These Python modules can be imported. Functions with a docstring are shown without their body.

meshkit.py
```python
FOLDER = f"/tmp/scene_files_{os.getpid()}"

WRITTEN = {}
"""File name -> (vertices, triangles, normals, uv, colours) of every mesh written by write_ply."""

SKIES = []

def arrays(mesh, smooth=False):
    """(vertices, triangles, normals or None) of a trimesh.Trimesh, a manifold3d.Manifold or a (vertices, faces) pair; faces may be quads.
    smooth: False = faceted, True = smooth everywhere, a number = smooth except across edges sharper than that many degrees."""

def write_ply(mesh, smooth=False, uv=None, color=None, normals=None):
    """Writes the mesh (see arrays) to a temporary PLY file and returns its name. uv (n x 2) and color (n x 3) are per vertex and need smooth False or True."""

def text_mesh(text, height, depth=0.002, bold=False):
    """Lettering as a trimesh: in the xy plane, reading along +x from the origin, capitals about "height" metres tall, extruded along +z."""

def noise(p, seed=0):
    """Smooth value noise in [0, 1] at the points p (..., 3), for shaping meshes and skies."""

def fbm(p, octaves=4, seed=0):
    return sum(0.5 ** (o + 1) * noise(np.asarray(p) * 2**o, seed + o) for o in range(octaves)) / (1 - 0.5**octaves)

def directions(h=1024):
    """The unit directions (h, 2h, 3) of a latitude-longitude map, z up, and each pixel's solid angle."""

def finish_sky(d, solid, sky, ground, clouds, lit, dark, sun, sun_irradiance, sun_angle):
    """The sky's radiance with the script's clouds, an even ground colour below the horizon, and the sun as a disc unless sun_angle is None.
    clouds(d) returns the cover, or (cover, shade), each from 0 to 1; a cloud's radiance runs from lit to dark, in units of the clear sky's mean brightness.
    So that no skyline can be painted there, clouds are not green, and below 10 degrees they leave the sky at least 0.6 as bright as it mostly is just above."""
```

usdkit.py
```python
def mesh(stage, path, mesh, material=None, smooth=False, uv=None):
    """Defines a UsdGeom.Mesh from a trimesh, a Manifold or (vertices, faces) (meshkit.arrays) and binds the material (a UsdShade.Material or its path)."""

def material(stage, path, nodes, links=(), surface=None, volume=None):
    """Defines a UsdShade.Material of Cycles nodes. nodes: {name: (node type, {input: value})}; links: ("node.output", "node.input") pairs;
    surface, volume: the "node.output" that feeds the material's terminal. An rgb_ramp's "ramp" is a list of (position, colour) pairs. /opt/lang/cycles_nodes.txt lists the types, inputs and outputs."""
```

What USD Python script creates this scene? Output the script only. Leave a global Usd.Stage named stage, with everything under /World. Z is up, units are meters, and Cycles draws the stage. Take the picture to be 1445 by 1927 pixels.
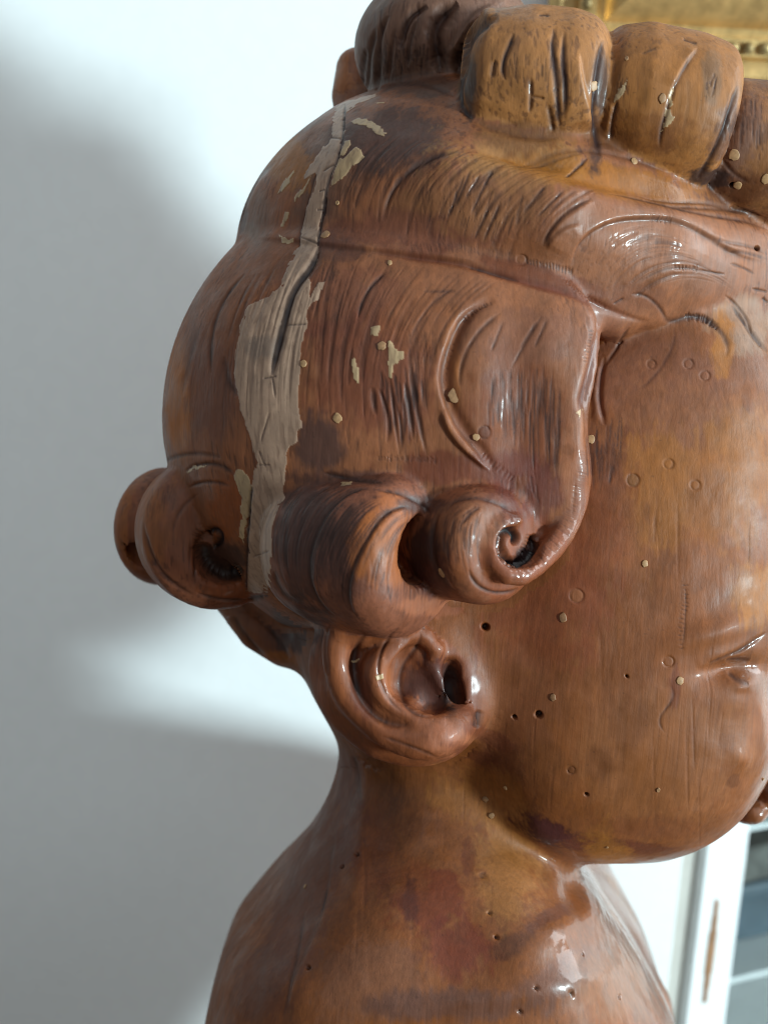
import math, random, numpy as np, trimesh, usdkit, meshkit
from pxr import Usd, UsdGeom, UsdLux, UsdShade, Gf, Sdf, Vt
from scipy.spatial import cKDTree
import scipy.sparse as sp
from scipy import ndimage as ndi
import shapely, shapely.geometry as sg

rng = np.random.default_rng(7)
stage = Usd.Stage.CreateInMemory()
UsdGeom.SetStageUpAxis(stage, UsdGeom.Tokens.z)
UsdGeom.SetStageMetersPerUnit(stage, 1.0)
UsdGeom.Xform.Define(stage, '/World')
stage.SetDefaultPrim(stage.GetPrimAtPath('/World'))
UsdGeom.Scope.Define(stage, '/World/Looks')

# ------------------------------------------------------------------ camera
# The bust is carved in millimetre-like units of S metres; (x right, y down, w towards the viewer) from its middle C0.
S = 0.00016
PITCH, ROLL = math.radians(13), math.radians(3.0)
D0 = 2270.0                                    # viewing distance in carving units
C0 = np.array([0.0, 0.0, 1.20])
F = np.array([0, math.cos(PITCH), -math.sin(PITCH)])
R0 = np.array([1.0, 0, 0]); U0 = np.cross(R0, F)
R = R0 * math.cos(ROLL) + U0 * math.sin(ROLL)
U = np.cross(R, F)
B = -F
def world(p):                                   # carving space -> world metres
    p = np.asarray(p, float)
    return C0 + S * (p[..., 0:1] * R - p[..., 1:2] * U + p[..., 2:3] * B)
def P(u, v, w=0.0):                             # a spot in the photograph at depth w, in carving space
    k = (D0 - w) / D0
    return np.array([(u - 722.5) * k, (v - 963.5) * k, w])

cam = UsdGeom.Camera.Define(stage, '/World/camera')
eye = C0 + B * D0 * S
mtx = Gf.Matrix4d(*[float(x) for x in (*R, 0, *U, 0, *B, 0, *eye, 1)])
cam.AddTransformOp().Set(mtx)
cam.CreateHorizontalApertureAttr(18.0)
cam.CreateVerticalApertureAttr(18.0 * 1024 / 767)
cam.CreateFocalLengthAttr(18.0 * D0 / 1445)
cam.CreateFStopAttr(7.0)
cam.CreateFocusDistanceAttr((D0 - 340) * S)
cam.CreateClippingRangeAttr(Gf.Vec2f(0.01, 100))
cam.CreateExposureAttr(0.0)

# ------------------------------------------------------------------ light
def look_rot(pos, target):
    z = np.array(pos, float) - np.array(target, float); z /= np.linalg.norm(z)
    x = np.cross([0, 0, 1.0], z); x /= np.linalg.norm(x)
    y = np.cross(z, x)
    return Gf.Matrix4d(*[float(a) for a in (*x, 0, *y, 0, *z, 0, *pos, 1)])
def rect_light(name, pos, target, w, h, radiance, color):
    l = UsdLux.RectLight.Define(stage, '/World/' + name)
    l.CreateWidthAttr(w); l.CreateHeightAttr(h); l.CreateIntensityAttr(radiance); l.CreateColorAttr(Gf.Vec3f(*color))
    l.AddTransformOp().Set(look_rot(pos, target))
    return l
KEY = (1.99, -1.38, 1.30)
rect_light('window_light', KEY, (0, 0, 1.2), 0.25, 0.34, 350.0, (0.75, 0.95, 1.0))
rect_light('added_bounce_fill', (0.2, -0.9, 2.4), (0, 0.0, 1.2), 2.2, 1.6, 0.55, (0.96, 0.98, 1.0))  # added fill panel, stands for light bounced off the ceiling
rect_light('added_highlight_light', (1.7, -0.20, 2.05), (0, 0, 1.2), 0.9, 1.3, 9.0, (0.85, 0.96, 1.0))  # added lamp, no window seen there; brings highlights to shoulder and rolls
dome = UsdLux.DomeLight.Define(stage, '/World/room_light')
usdkit.material(stage, '/World/Looks/room_ambience', {'b': ('background_shader', {'color': (0.82, 0.95, 1.0), 'strength': 0.28})}, [], surface='b.background')
UsdShade.MaterialBindingAPI.Apply(dome.GetPrim()).Bind(UsdShade.Material.Get(stage, '/World/Looks/room_ambience'))

# ------------------------------------------------------------------ helpers
used = {}
def numbered(path):
    n = used.get(path, -1) + 1; used[path] = n
    return path if n == 0 else f'{path}_{n:03d}'
def tag(prim, label=None, cat=None, group=None, kind=None):
    for k, v in (('label', label), ('category', cat), ('group', group), ('kind', kind)):
        if v: prim.SetCustomDataByKey(k, v)
    return prim
def thing(name, label, cat, loc=(0, 0, 0), group=None):
    x = UsdGeom.Xform.Define(stage, numbered('/World/' + name)); x.AddTranslateOp().Set(Gf.Vec3d(*map(float, loc)))
    tag(x.GetPrim(), label, cat, group)
    return x.GetPrim()
def origin(prim):
    t = UsdGeom.Xformable(prim).ComputeLocalToWorldTransform(0).ExtractTranslation()
    return np.array([t[0], t[1], t[2]])
def obj(name, mesh, mat, parent=None, smooth=False, label=None, kind=None):
    """mesh in world coordinates; a part is moved into its thing's frame"""
    base = str(parent.GetPath()) if parent else '/World'
    v, f, n = meshkit.arrays(mesh, smooth)
    if parent: v = v - origin(parent)
    m = UsdGeom.Mesh.Define(stage, numbered(base + '/' + name))
    fill(m, v, f, n, mat)
    tag(m.GetPrim(), label, None, None, kind)
    return m.GetPrim()
def fill(m, v, f, n, mat, col=None, gloss=None):
    m.CreatePointsAttr(Vt.Vec3fArray.FromNumpy(np.ascontiguousarray(v, np.float32)))
    m.CreateFaceVertexCountsAttr(Vt.IntArray.FromNumpy(np.full(len(f), 3, np.int32)))
    m.CreateFaceVertexIndicesAttr(Vt.IntArray.FromNumpy(np.ascontiguousarray(f, np.int32).ravel()))
    m.CreateSubdivisionSchemeAttr('none')
    if n is not None:
        m.CreateNormalsAttr(Vt.Vec3fArray.FromNumpy(np.ascontiguousarray(n, np.float32))); m.SetNormalsInterpolation('vertex')
    if col is not None:
        UsdGeom.PrimvarsAPI(m).CreatePrimvar('albedo', Sdf.ValueTypeNames.Color3fArray, 'vertex').Set(Vt.Vec3fArray.FromNumpy(np.ascontiguousarray(col, np.float32)))
    if gloss is not None:
        UsdGeom.PrimvarsAPI(m).CreatePrimvar('gloss', Sdf.ValueTypeNames.FloatArray, 'vertex').Set(Vt.FloatArray.FromNumpy(np.ascontiguousarray(gloss, np.float32)))
    UsdShade.MaterialBindingAPI.Apply(m.GetPrim()).Bind(UsdShade.Material.Get(stage, '/World/Looks/' + mat))
def lin(r, g, b):
    c = np.array([r, g, b], float) / 255
    return np.where(c <= 0.04045, c / 12.92, ((c + 0.055) / 1.055) ** 2.4)
def box(x0, x1, y0, y1, z0, z1):
    m = trimesh.creation.box((x1 - x0, y1 - y0, z1 - z0)); m.apply_translation(((x0 + x1) / 2, (y0 + y1) / 2, (z0 + z1) / 2)); return m

# ------------------------------------------------------------------ materials
def mat(name, nodes, links, surface='p.BSDF'):
    usdkit.material(stage, '/World/Looks/' + name, nodes, links, surface=surface)
mat('varnished_wood', {
    'a': ('attribute', {'attribute': 'albedo'}), 'gl': ('attribute', {'attribute': 'gloss'}),
    'pos': ('geometry', {}),
    'map': ('mapping', {'mapping_type': 'point', 'scale': (900, 900, 45)}),
    'n': ('noise_texture', {'scale': 1.0, 'detail': 5.0, 'roughness': 0.6, 'distortion': 0.3}),
    'nr': ('map_range', {'from_min': 0.3, 'from_max': 0.7, 'to_min': 0.83, 'to_max': 1.16}),
    'n2': ('noise_texture', {'scale': 90.0, 'detail': 6.0, 'roughness': 0.6}),
    'nr2': ('map_range', {'from_min': 0.3, 'from_max': 0.7, 'to_min': 0.86, 'to_max': 1.12}),
    'm1': ('mix', {'mix_type': 'multiply', 'fac': 1.0}),
    'm2': ('mix', {'mix_type': 'multiply', 'fac': 1.0}),
    'rr': ('map_range', {'from_min': 0.3, 'from_max': 0.7, 'to_min': 0.42, 'to_max': 0.72}),
    'bn': ('noise_texture', {'scale': 350.0, 'detail': 4.0, 'roughness': 0.55}),
    'mb': ('math', {'math_type': 'add'}),
    'bump': ('bump', {'strength': 0.16, 'distance': 0.0006}),
    'p': ('principled_bsdf', {'ior': 1.5, 'specular_ior_level': 0.36, 'coat_weight': 0.30, 'coat_roughness': 0.13, 'coat_ior': 1.5}),
}, [('pos.position', 'map.vector'), ('map.vector', 'n.vector'), ('n.fac', 'nr.value'), ('pos.position', 'n2.vector'), ('n2.fac', 'nr2.value'),
    ('a.color', 'm1.color1'), ('nr.result', 'm1.color2'), ('m1.color', 'm2.color1'), ('nr2.result', 'm2.color2'), ('m2.color', 'p.base_color'),
    ('gl.fac', 'p.coat_weight'), ('n2.fac', 'rr.value'), ('rr.result', 'p.roughness'), ('pos.position', 'bn.vector'), ('bn.fac', 'mb.value1'), ('n.fac', 'mb.value2'),
    ('mb.value', 'bump.height'), ('bump.normal', 'p.normal')])
mat('putty', {
    'a': ('attribute', {'attribute': 'albedo'}),
    'pos': ('geometry', {}),
    'n2': ('noise_texture', {'scale': 260.0, 'detail': 6.0, 'roughness': 0.65}),
    'nr2': ('map_range', {'from_min': 0.3, 'from_max': 0.7, 'to_min': 0.84, 'to_max': 1.12}),
    'm2': ('mix', {'mix_type': 'multiply', 'fac': 1.0}),
    'bump': ('bump', {'strength': 0.2, 'distance': 0.0005}),
    'p': ('principled_bsdf', {'roughness': 0.5, 'coat_weight': 0.2, 'coat_roughness': 0.25}),
}, [('pos.position', 'n2.vector'), ('n2.fac', 'nr2.value'), ('a.color', 'm2.color1'), ('nr2.result', 'm2.color2'), ('m2.color', 'p.base_color'), ('n2.fac', 'bump.height'), ('bump.normal', 'p.normal')])
def plain(name, rgb, rough=0.5, scale=40.0, var=0.06, bump=0.0, metallic=0.0, **kw):
    mat(name, {
        'pos': ('geometry', {}), 'n': ('noise_texture', {'scale': scale, 'detail': 5.0, 'roughness': 0.6}),
        'nr': ('map_range', {'from_min': 0.3, 'from_max': 0.7, 'to_min': 1 - var, 'to_max': 1 + var}),
        'm': ('mix', {'mix_type': 'multiply', 'fac': 1.0, 'color1': rgb}),
        'b': ('bump', {'strength': bump, 'distance': 0.001}),
        'p': ('principled_bsdf', {'roughness': rough, 'metallic': metallic, **kw})},
        [('pos.position', 'n.vector'), ('n.fac', 'nr.value'), ('nr.result', 'm.color2'), ('m.color', 'p.base_color')] + ([('n.fac', 'b.height'), ('b.normal', 'p.normal')] if bump else []))
plain('wall_paint', (0.84, 0.86, 0.86), 0.7, 120.0, 0.015, 0.05)
plain('cabinet_paint', (0.66, 0.68, 0.68), 0.45, 60.0, 0.04, 0.05)
plain('cabinet_shadow_grey', (0.42, 0.40, 0.36), 0.6, 60.0, 0.05)  # grey of the shadow beside the cabinet, set as a paint colour
plain('bare_wood', (0.22, 0.11, 0.05), 0.6, 90.0, 0.2)
plain('dark_interior', (0.10, 0.11, 0.11), 0.6, 60.0, 0.3)
plain('gilt', (0.64, 0.42, 0.17), 0.42, 160.0, 0.25, 0.3, 0.65)
plain('gilt_dark', (0.30, 0.21, 0.09), 0.5, 220.0, 0.4, 0.6, 0.6)

# ------------------------------------------------------------------ setting: wall
WALL_Y = 945 * S
def ray(u, v):
    d = (u - 722.5) * R - (v - 963.5) * U + D0 * F; return d / np.linalg.norm(d)
def on_wall(u, v, y=None):
    d = ray(u, v); return eye + d * (((WALL_Y if y is None else y) - eye[1]) / d[1])
xa = on_wall(1284, 1620)[0]; zt = on_wall(1300, 1330)[2]
def prism_xz(pts, y0, y1):
    m = trimesh.creation.extrude_polygon(sg.Polygon(pts), y1 - y0)                   # x, z outline made solid from y0 to y1
    v = m.vertices.copy(); m.vertices = np.stack([v[:, 0], y0 + v[:, 2], v[:, 1]], 1); m.invert(); m.fix_normals(); return m
obj('wall', prism_xz([(-3, 0), (xa, 0), (xa, zt), (3, zt), (3, 3.2), (-3, 3.2)], WALL_Y, WALL_Y + 0.012), 'wall_paint', kind='structure')
obj('alcove_wall', box(xa - 0.3, 3, WALL_Y + 0.34, WALL_Y + 0.40, 0, 3.2), 'wall_paint', kind='structure')
TABLE_Z = world(np.array([100.0, 2200.0, -30.0]))[2] + 0.012
# gilt picture frame hanging on the wall
fl, fb = on_wall(1022, 90)[0], on_wall(1400, 172)[2]
frm = thing('picture_frame', 'ornate gilt picture frame hanging on the wall behind the carved head', 'picture frame', (fl, WALL_Y, fb))
FW, FH = 0.36, 0.30
PROF = [(0, 0.004, 0), (0, 0.010, 0), (0.004, 0.012, 0), (0.010, 0.011, 0), (0.011, 0.015, 1), (0.017, 0.0165, 1), (0.018, 0.013, 0), (0.021, 0.014, 0), (0.026, 0.020, 0), (0.031, 0.023, 0), (0.0335, 0.0225, 0), (0.034, 0.019, 1), (0.0375, 0.018, 1), (0.038, 0.013, 0), (0.0415, 0.010, 0), (0.0415, 0.002, 0)]
PROF = [(a * 1.0, b, c) for a, b, c in PROF]
for side, nm in enumerate(['bottom_rail', 'left_stile', 'top_rail', 'right_stile']):
    v, f = [], []
    for a, h, _ in PROF:
        p = {0: ((a, a), (FW - a, a)), 1: ((a, FH - a), (a, a)), 2: ((FW - a, FH - a), (a, FH - a)), 3: ((FW - a, a), (FW - a, FH - a))}[side]
        for x_, z_ in p: v.append((fl + x_, WALL_Y - h, fb + z_))
    n = len(PROF)
    for k in range(n - 1): f += [(2 * k, 2 * k + 1, 2 * k + 3), (2 * k, 2 * k + 3, 2 * k + 2)]
    rail = obj({0: 'rail', 1: 'stile', 2: 'rail', 3: 'stile'}[side], (np.array(v), np.array(f)), 'gilt', frm, 25)
beads = []
for a, h, r_, st in ((0.0140, 0.0165, 0.0026, 0.0062), (0.0357, 0.0195, 0.0017, 0.0042)):
    for k in range(int(FW / st)):
        for ax in (0, 1):
            t = a + k * st
            if t > (FW, FH)[ax] - a: continue
            s_ = trimesh.creation.icosphere(1, r_); sc = rng.uniform(0.75, 1.2, 3); s_.apply_scale(sc * (1.25, 0.9, 0.8) if ax == 0 else sc * (0.8, 0.9, 1.25))
            s_.apply_translation((fl + (t if ax == 0 else a), WALL_Y - h, fb + (a if ax == 0 else t)) + rng.normal(0, 0.0003, 3)); beads.append(s_)
obj('beading', trimesh.util.concatenate(beads), 'gilt_dark', frm, True, kind='stuff')
plain('faded_print', (0.42, 0.42, 0.40), 0.6, 30.0, 0.3)
obj('print', box(fl + 0.04, fl + FW - 0.04, WALL_Y - 0.004, WALL_Y - 0.002, fb + 0.04, fb + FH - 0.04), 'faded_print', frm)
# white glazed cabinet at the right, its front turned a little away
YA = WALL_Y + 0.02; A0 = on_wall(1285, 1620, YA); CD = np.array([math.cos(0.42), math.sin(0.42), 0]); CN = np.array([CD[1], -CD[0], 0])
def on_cab(u, v, off=0.0):
    d = ray(u, v); o = A0 + CN * off; t = ((o - eye) @ CN) / (d @ CN); p = eye + d * t - A0; return p @ CD, p[2] + A0[2]
def cbox(a0, a1, o0, o1, z0, z1, bev=0.0):
    """box in the cabinet's own directions: a along the front, o out of the front"""
    m = trimesh.creation.box((a1 - a0, o1 - o0, z1 - z0)); v = m.vertices; c = ((a0 + a1) / 2, (o0 + o1) / 2, (z0 + z1) / 2)
    if bev: 
        import manifold3d as m3
        h = np.array([a1 - a0, o1 - o0, z1 - z0]) / 2 - bev; sp_ = [m3.Manifold.sphere(bev, 12).translate([float(x) for x in (i * h[0], j * h[1], k * h[2])]) for i in (-1, 1) for j in (-1, 1) for k in (-1, 1)]
        me = m3.Manifold.batch_hull(sp_).to_mesh(); m = trimesh.Trimesh(me.vert_properties[:, :3], me.tri_verts)
    v = m.vertices + np.array(c); m.vertices = np.array([A0[0], A0[1], 0]) + v[:, 0:1] * CD + v[:, 1:2] * CN + v[:, 2:3] * np.array([0, 0, 1]); m.invert(); return m
cab = thing('glazed_cabinet', 'white painted glazed cabinet with chipped paint beside the bust', 'cabinet', (A0[0], A0[1], 0.0))
zb, zt2 = TABLE_Z - 0.35, zt - 0.005
a1 = on_cab(1323, 1620)[0]; a2 = on_cab(1352, 1620)[0]; a3 = on_cab(1405, 1620)[0]; a4 = a3 + 0.30
zs1 = on_cab(1404, 1610)[1]; zs2 = on_cab(1362, 1912)[1]
obj('shadow_strip', cbox(0, a1, -0.26, -0.004, zb, zt2), 'cabinet_shadow_grey', cab)  # solid grey strip put where the cabinet shadow falls
obj('corner_post', cbox(a1, a2 - 0.0006, -0.26, 0.002, zb, zt2, 0.0012), 'cabinet_paint', cab, 40)
door = obj('door', trimesh.util.concatenate([cbox(a2, a3, -0.018, 0.0, zb + 0.01, zt2 - 0.01, 0.0015), cbox(a4, a4 + 0.03, -0.018, 0.0, zb + 0.01, zt2 - 0.01, 0.0015), cbox(a3 - 0.001, a4 + 0.001, -0.0175, -0.0006, zb + 0.01, zb + 0.04), cbox(a3 - 0.001, a4 + 0.001, -0.0175, -0.0006, zt2 - 0.03, zt2 - 0.01)]), 'cabinet_paint', cab, 40, 'white door frame with paint chipped off its edge')
obj('back_panel', cbox(0.002, a4 + 0.03, -0.27, -0.262, zb, zt2), 'dark_interior', cab)
for z_ in (zs1, zs2, zs2 - 0.1, zs1 + 0.075):
    obj('shelf', cbox(a2 + 0.002, a4 + 0.02, -0.25, -0.024, z_ - 0.0035, z_, 0.001), 'cabinet_paint', cab, 40)
usdkit.material(stage, '/World/Looks/pane_glass', {'f': ('fresnel', {'IOR': 1.45}), 't': ('transparent_bsdf', {'color': (0.97, 0.99, 0.985)}), 'g': ('glossy_bsdf', {'roughness': 0.02}), 'm': ('mix_closure', {})}, [('f.fac', 'm.fac'), ('t.BSDF', 'm.closure1'), ('g.BSDF', 'm.closure2')], surface='m.closure')
UsdGeom.Xformable
door_pane = trimesh.Trimesh([np.array([A0[0], A0[1], z_]) + CD * a_ - CN * 0.010 for a_, z_ in ((a3 - 0.002, zb + 0.035), (a4 + 0.002, zb + 0.035), (a4 + 0.002, zt2 - 0.025), (a3 - 0.002, zt2 - 0.025))], [(0, 1, 2), (0, 2, 3)], process=False)
m_ = UsdGeom.Mesh.Define(stage, str(door.GetPath()) + '/pane'); fill(m_, door_pane.vertices - origin(cab), door_pane.faces, None, 'pane_glass')
ch = on_cab(1328, 1790); cs = []
for k in range(7):
    z_ = ch[1] + (k - 3) * 0.008; w_ = 0.0042 * (1 - abs(k - 3) / 4.2) * rng.uniform(0.8, 1.2); cs.append(cbox(a2 - 0.0004 - w_ * 0.6, a2 + 0.0012 + w_ * 0.5, -0.003, 0.0027, z_ - 0.0042, z_ + 0.0042, 0.0006))
chip = trimesh.util.concatenate(cs); m_ = UsdGeom.Mesh.Define(stage, str(door.GetPath()) + '/paint_chip'); fill(m_, chip.vertices - origin(cab), chip.faces, None, 'bare_wood')
plain('slate_card', tuple(lin(66, 82, 92)), 0.5, 50, 0.2); plain('charcoal_cloth', tuple(lin(84, 84, 80)), 0.8, 120, 0.5); plain('pale_card', tuple(lin(150, 160, 160)), 0.6, 60, 0.1); plain('green_tin', tuple(lin(84, 110, 96)), 0.4, 60, 0.5)
def ctop(name, label, cat, a0, a1_, o0, o1, z0, z1, mt, band=None, bev=0.003):
    t = thing(name, label, cat, tuple(np.array([A0[0], A0[1], 0]) + CD * (a0 + a1_) / 2 + CN * (o0 + o1) / 2 + np.array([0, 0, z0])))
    obj('body', cbox(a0, a1_, o0, o1, z0, z1, bev), mt, t, 40)
    if band: obj('lid', cbox(a0 - 0.001, a1_ + 0.001, o0 - 0.001, o1 + 0.001, z1 - (z1 - z0) * 0.3, z1 + 0.002, bev), band, t, 40)
ctop('storage_box', 'low dark blue box with a paler lid behind the cabinet glass', 'box', a3 + 0.008, a3 + 0.09, -0.16, -0.05, zs2 + 0.0003, zs2 + 0.034, 'slate_card', 'slate_card')
ctop('folded_cloth', 'dark grey folded cloth lying on the blue box in the cabinet', 'cloth', a3 + 0.004, a3 + 0.10, -0.15, -0.05, zs2 + 0.0365, zs2 + 0.058, 'charcoal_cloth')
ctop('tin', 'green tin standing on the upper cabinet shelf', 'tin', a3 + 0.012, a3 + 0.08, -0.12, -0.06, zs1 + 0.0003, zs1 + 0.05, 'green_tin', 'pale_card')
# what the bust stands on
plain('table_wood', (0.16, 0.10, 0.06), 0.4, 30.0, 0.2)
tb = thing('console_table', 'dark wooden table top below the bust', 'table', (0, -0.1, TABLE_Z - 0.03))
obj('tabletop', box(-0.7, 0.16, -0.30, WALL_Y - 0.003, TABLE_Z - 0.03, TABLE_Z), 'table_wood', tb)
for sx in (-0.66, 0.12):
    for sy in (-0.26, WALL_Y - 0.05): obj('leg', box(sx - 0.02, sx + 0.02, sy - 0.02, sy + 0.02, 0.0, TABLE_Z - 0.0305), 'table_wood', tb)
obj('floor', box(-3, 3, -3.5, WALL_Y + 0.5, -0.05, -0.001), 'table_wood', kind='structure')

# ------------------------------------------------------------------ the bust: a solid distance field, then its surface
H = 6.5
GX = np.arange(-640, 900, H, dtype=np.float32); GY = np.arange(-1090, 2260, H, dtype=np.float32); GW = np.arange(-905, 700, H, dtype=np.float32)
SH = (len(GX), len(GY), len(GW))
FIELD = np.full(SH, 400.0, np.float32); LAB = np.zeros(SH, np.int8)
PARTS = ['face_and_neck', 'hair', 'topknot', 'hair_roll', 'hair_roll', 'hair_roll', 'hair_curl', 'hair_curl', 'hair_curl', 'hair_curl', 'ear', 'side_lock']
FACE, HAIR, KNOT, ROLL1, ROLL2, ROLL3, CURL1, CURL2, CURL3, CURL4, EAR, SLOCK = range(12)
def win(lo, hi):
    sl = tuple(slice(max(0, int((l - g[0]) / H)), min(len(g), int((h - g[0]) / H) + 2)) for l, h, g in zip(lo, hi, (GX, GY, GW)))
    return sl, GX[sl[0]][:, None, None], GY[sl[1]][None, :, None], GW[sl[2]][None, None, :]
def union(sl, d, k, lab):
    a = FIELD[sl]; L = LAB[sl]
    L[d < a] = lab
    if k > 0:
        h = np.clip(0.5 + 0.5 * (a - d) / k, 0, 1)
        FIELD[sl] = a + (d - a) * h - k * h * (1 - h)
    else:
        FIELD[sl] = np.minimum(a, d)
def carve(sl, d, k=12.0):
    a = FIELD[sl]; d = -d
    h = np.clip(0.5 - 0.5 * (a - d) / k, 0, 1)
    FIELD[sl] = a + (d - a) * h + k * h * (1 - h)
def rotm(rx=0, ry=0, rz=0):
    return trimesh.transformations.euler_matrix(*np.radians([rx, ry, rz]))[:3, :3]
def ell_d(c, r, rot=None, m=80, flat=2.0, sq=2.0):
    c = P(*c); r = np.asarray(r, float); big = r.max() + m
    sl, x, y, w = win(c - big, c + big)
    q = [x - c[0], y - c[1], w - c[2]]
    if rot is not None: q = [rot[0, i] * q[0] + rot[1, i] * q[1] + rot[2, i] * q[2] for i in range(3)]
    if flat != 2.0:                                       # a fuller, flatter side than an ellipsoid's
        xa_, ya_ = np.abs(q[0] / r[0]) + 1e-6, np.abs(q[1] / r[1]) + 1e-6; ro = (xa_ ** sq + ya_ ** sq) ** (1 / sq); wz = np.abs(q[2] / r[2]) + 1e-6
        k0 = (ro ** flat + wz ** flat) ** (1 / flat); gr = np.sqrt(((xa_ / ro) ** (sq - 1) / r[0]) ** 2 + ((ya_ / ro) ** (sq - 1) / r[1]) ** 2)
        g = np.sqrt(((ro / k0) ** (flat - 1) * gr) ** 2 + ((wz / k0) ** (flat - 1) / r[2]) ** 2) + 1e-9
        return sl, ((k0 - 1) / g).astype(np.float32)
    k0 = np.sqrt(sum((q[i] / r[i]) ** 2 for i in range(3)) + 1e-9); k1 = np.sqrt(sum((q[i] / r[i] ** 2) ** 2 for i in range(3)) + 1e-12)
    return sl, (k0 * (k0 - 1) / k1).astype(np.float32)
def chain_d(pts, m=60, flat=None):
    p = np.array([P(*q[:3]) for q in pts]); rad = np.array([q[3] for q in pts], float)
    lo = (p - rad[:, None]).min(0) - m; hi = (p + rad[:, None]).max(0) + m
    sl, x, y, w = win(lo, hi); d = None
    for i in range(len(p) - 1):
        a, b = p[i], p[i + 1]; ab = b - a; L2 = max(float(ab @ ab), 1e-6)
        t = np.clip(((x - a[0]) * ab[0] + (y - a[1]) * ab[1] + (w - a[2]) * ab[2]) / L2, 0, 1)
        e = np.sqrt((x - a[0] - t * ab[0]) ** 2 + (y - a[1] - t * ab[1]) ** 2 + (w - a[2] - t * ab[2]) ** 2) - (rad[i] + t * (rad[i + 1] - rad[i]))
        d = e if d is None else np.minimum(d, e)
    return sl, d.astype(np.float32)
def drum_d(a, b, prof, rnd, m=60):
    """a turned barrel from a to b; prof = [(t, radius)]; ends rounded by rnd"""
    a, b = P(*a), P(*b); ax = b - a; L = np.linalg.norm(ax); ax /= L
    rm = max(r for _, r in prof) + m
    sl, x, y, w = win(np.minimum(a, b) - rm, np.maximum(a, b) + rm)
    t = (x - a[0]) * ax[0] + (y - a[1]) * ax[1] + (w - a[2]) * ax[2]
    rr = np.sqrt(np.maximum((x - a[0]) ** 2 + (y - a[1]) ** 2 + (w - a[2]) ** 2 - t * t, 0))
    R_ = np.interp(t / L, [q[0] for q in prof], [q[1] for q in prof])
    dx = rr - R_ + rnd; dy = np.abs(t - L / 2) - L / 2 + rnd
    return sl, (np.minimum(np.maximum(dx, dy), 0) + np.hypot(np.maximum(dx, 0), np.maximum(dy, 0)) - rnd).astype(np.float32)
def poly_d(sl, poly, w0):
    """signed distance to an outline drawn at depth w0 and extruded along w"""
    q = np.array([P(u, v, w0)[:2] for u, v in poly]); x = GX[sl[0]][:, None]; y = GY[sl[1]][None, :]
    d = np.full((x.shape[0], y.shape[1]), 1e9); inside = np.zeros(d.shape, bool)
    for (x0, y0), (x1, y1) in zip(q, np.roll(q, -1, 0)):
        ex, ey = x1 - x0, y1 - y0; t = np.clip(((x - x0) * ex + (y - y0) * ey) / (ex * ex + ey * ey + 1e-9), 0, 1)
        d = np.minimum(d, np.hypot(x - x0 - t * ex, y - y0 - t * ey))
        c = ((y0 <= y) != (y1 <= y)) & (x < ex * (y - y0) / (ey + 1e-12) + x0); inside ^= c
    return np.where(inside, -d, d)[:, :, None].astype(np.float32)
def smax(a, b, k):
    h = np.clip(0.5 - 0.5 * (b - a) / k, 0, 1); return b + (a - b) * h + k * h * (1 - h)
def spline(pts, n=12):
    from scipy.interpolate import CubicSpline
    p = np.asarray(pts, float); t = np.r_[0, np.cumsum(np.linalg.norm(np.diff(p[:, :2], axis=0), axis=1))]
    return CubicSpline(t, p)(np.linspace(0, t[-1], n))

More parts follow.
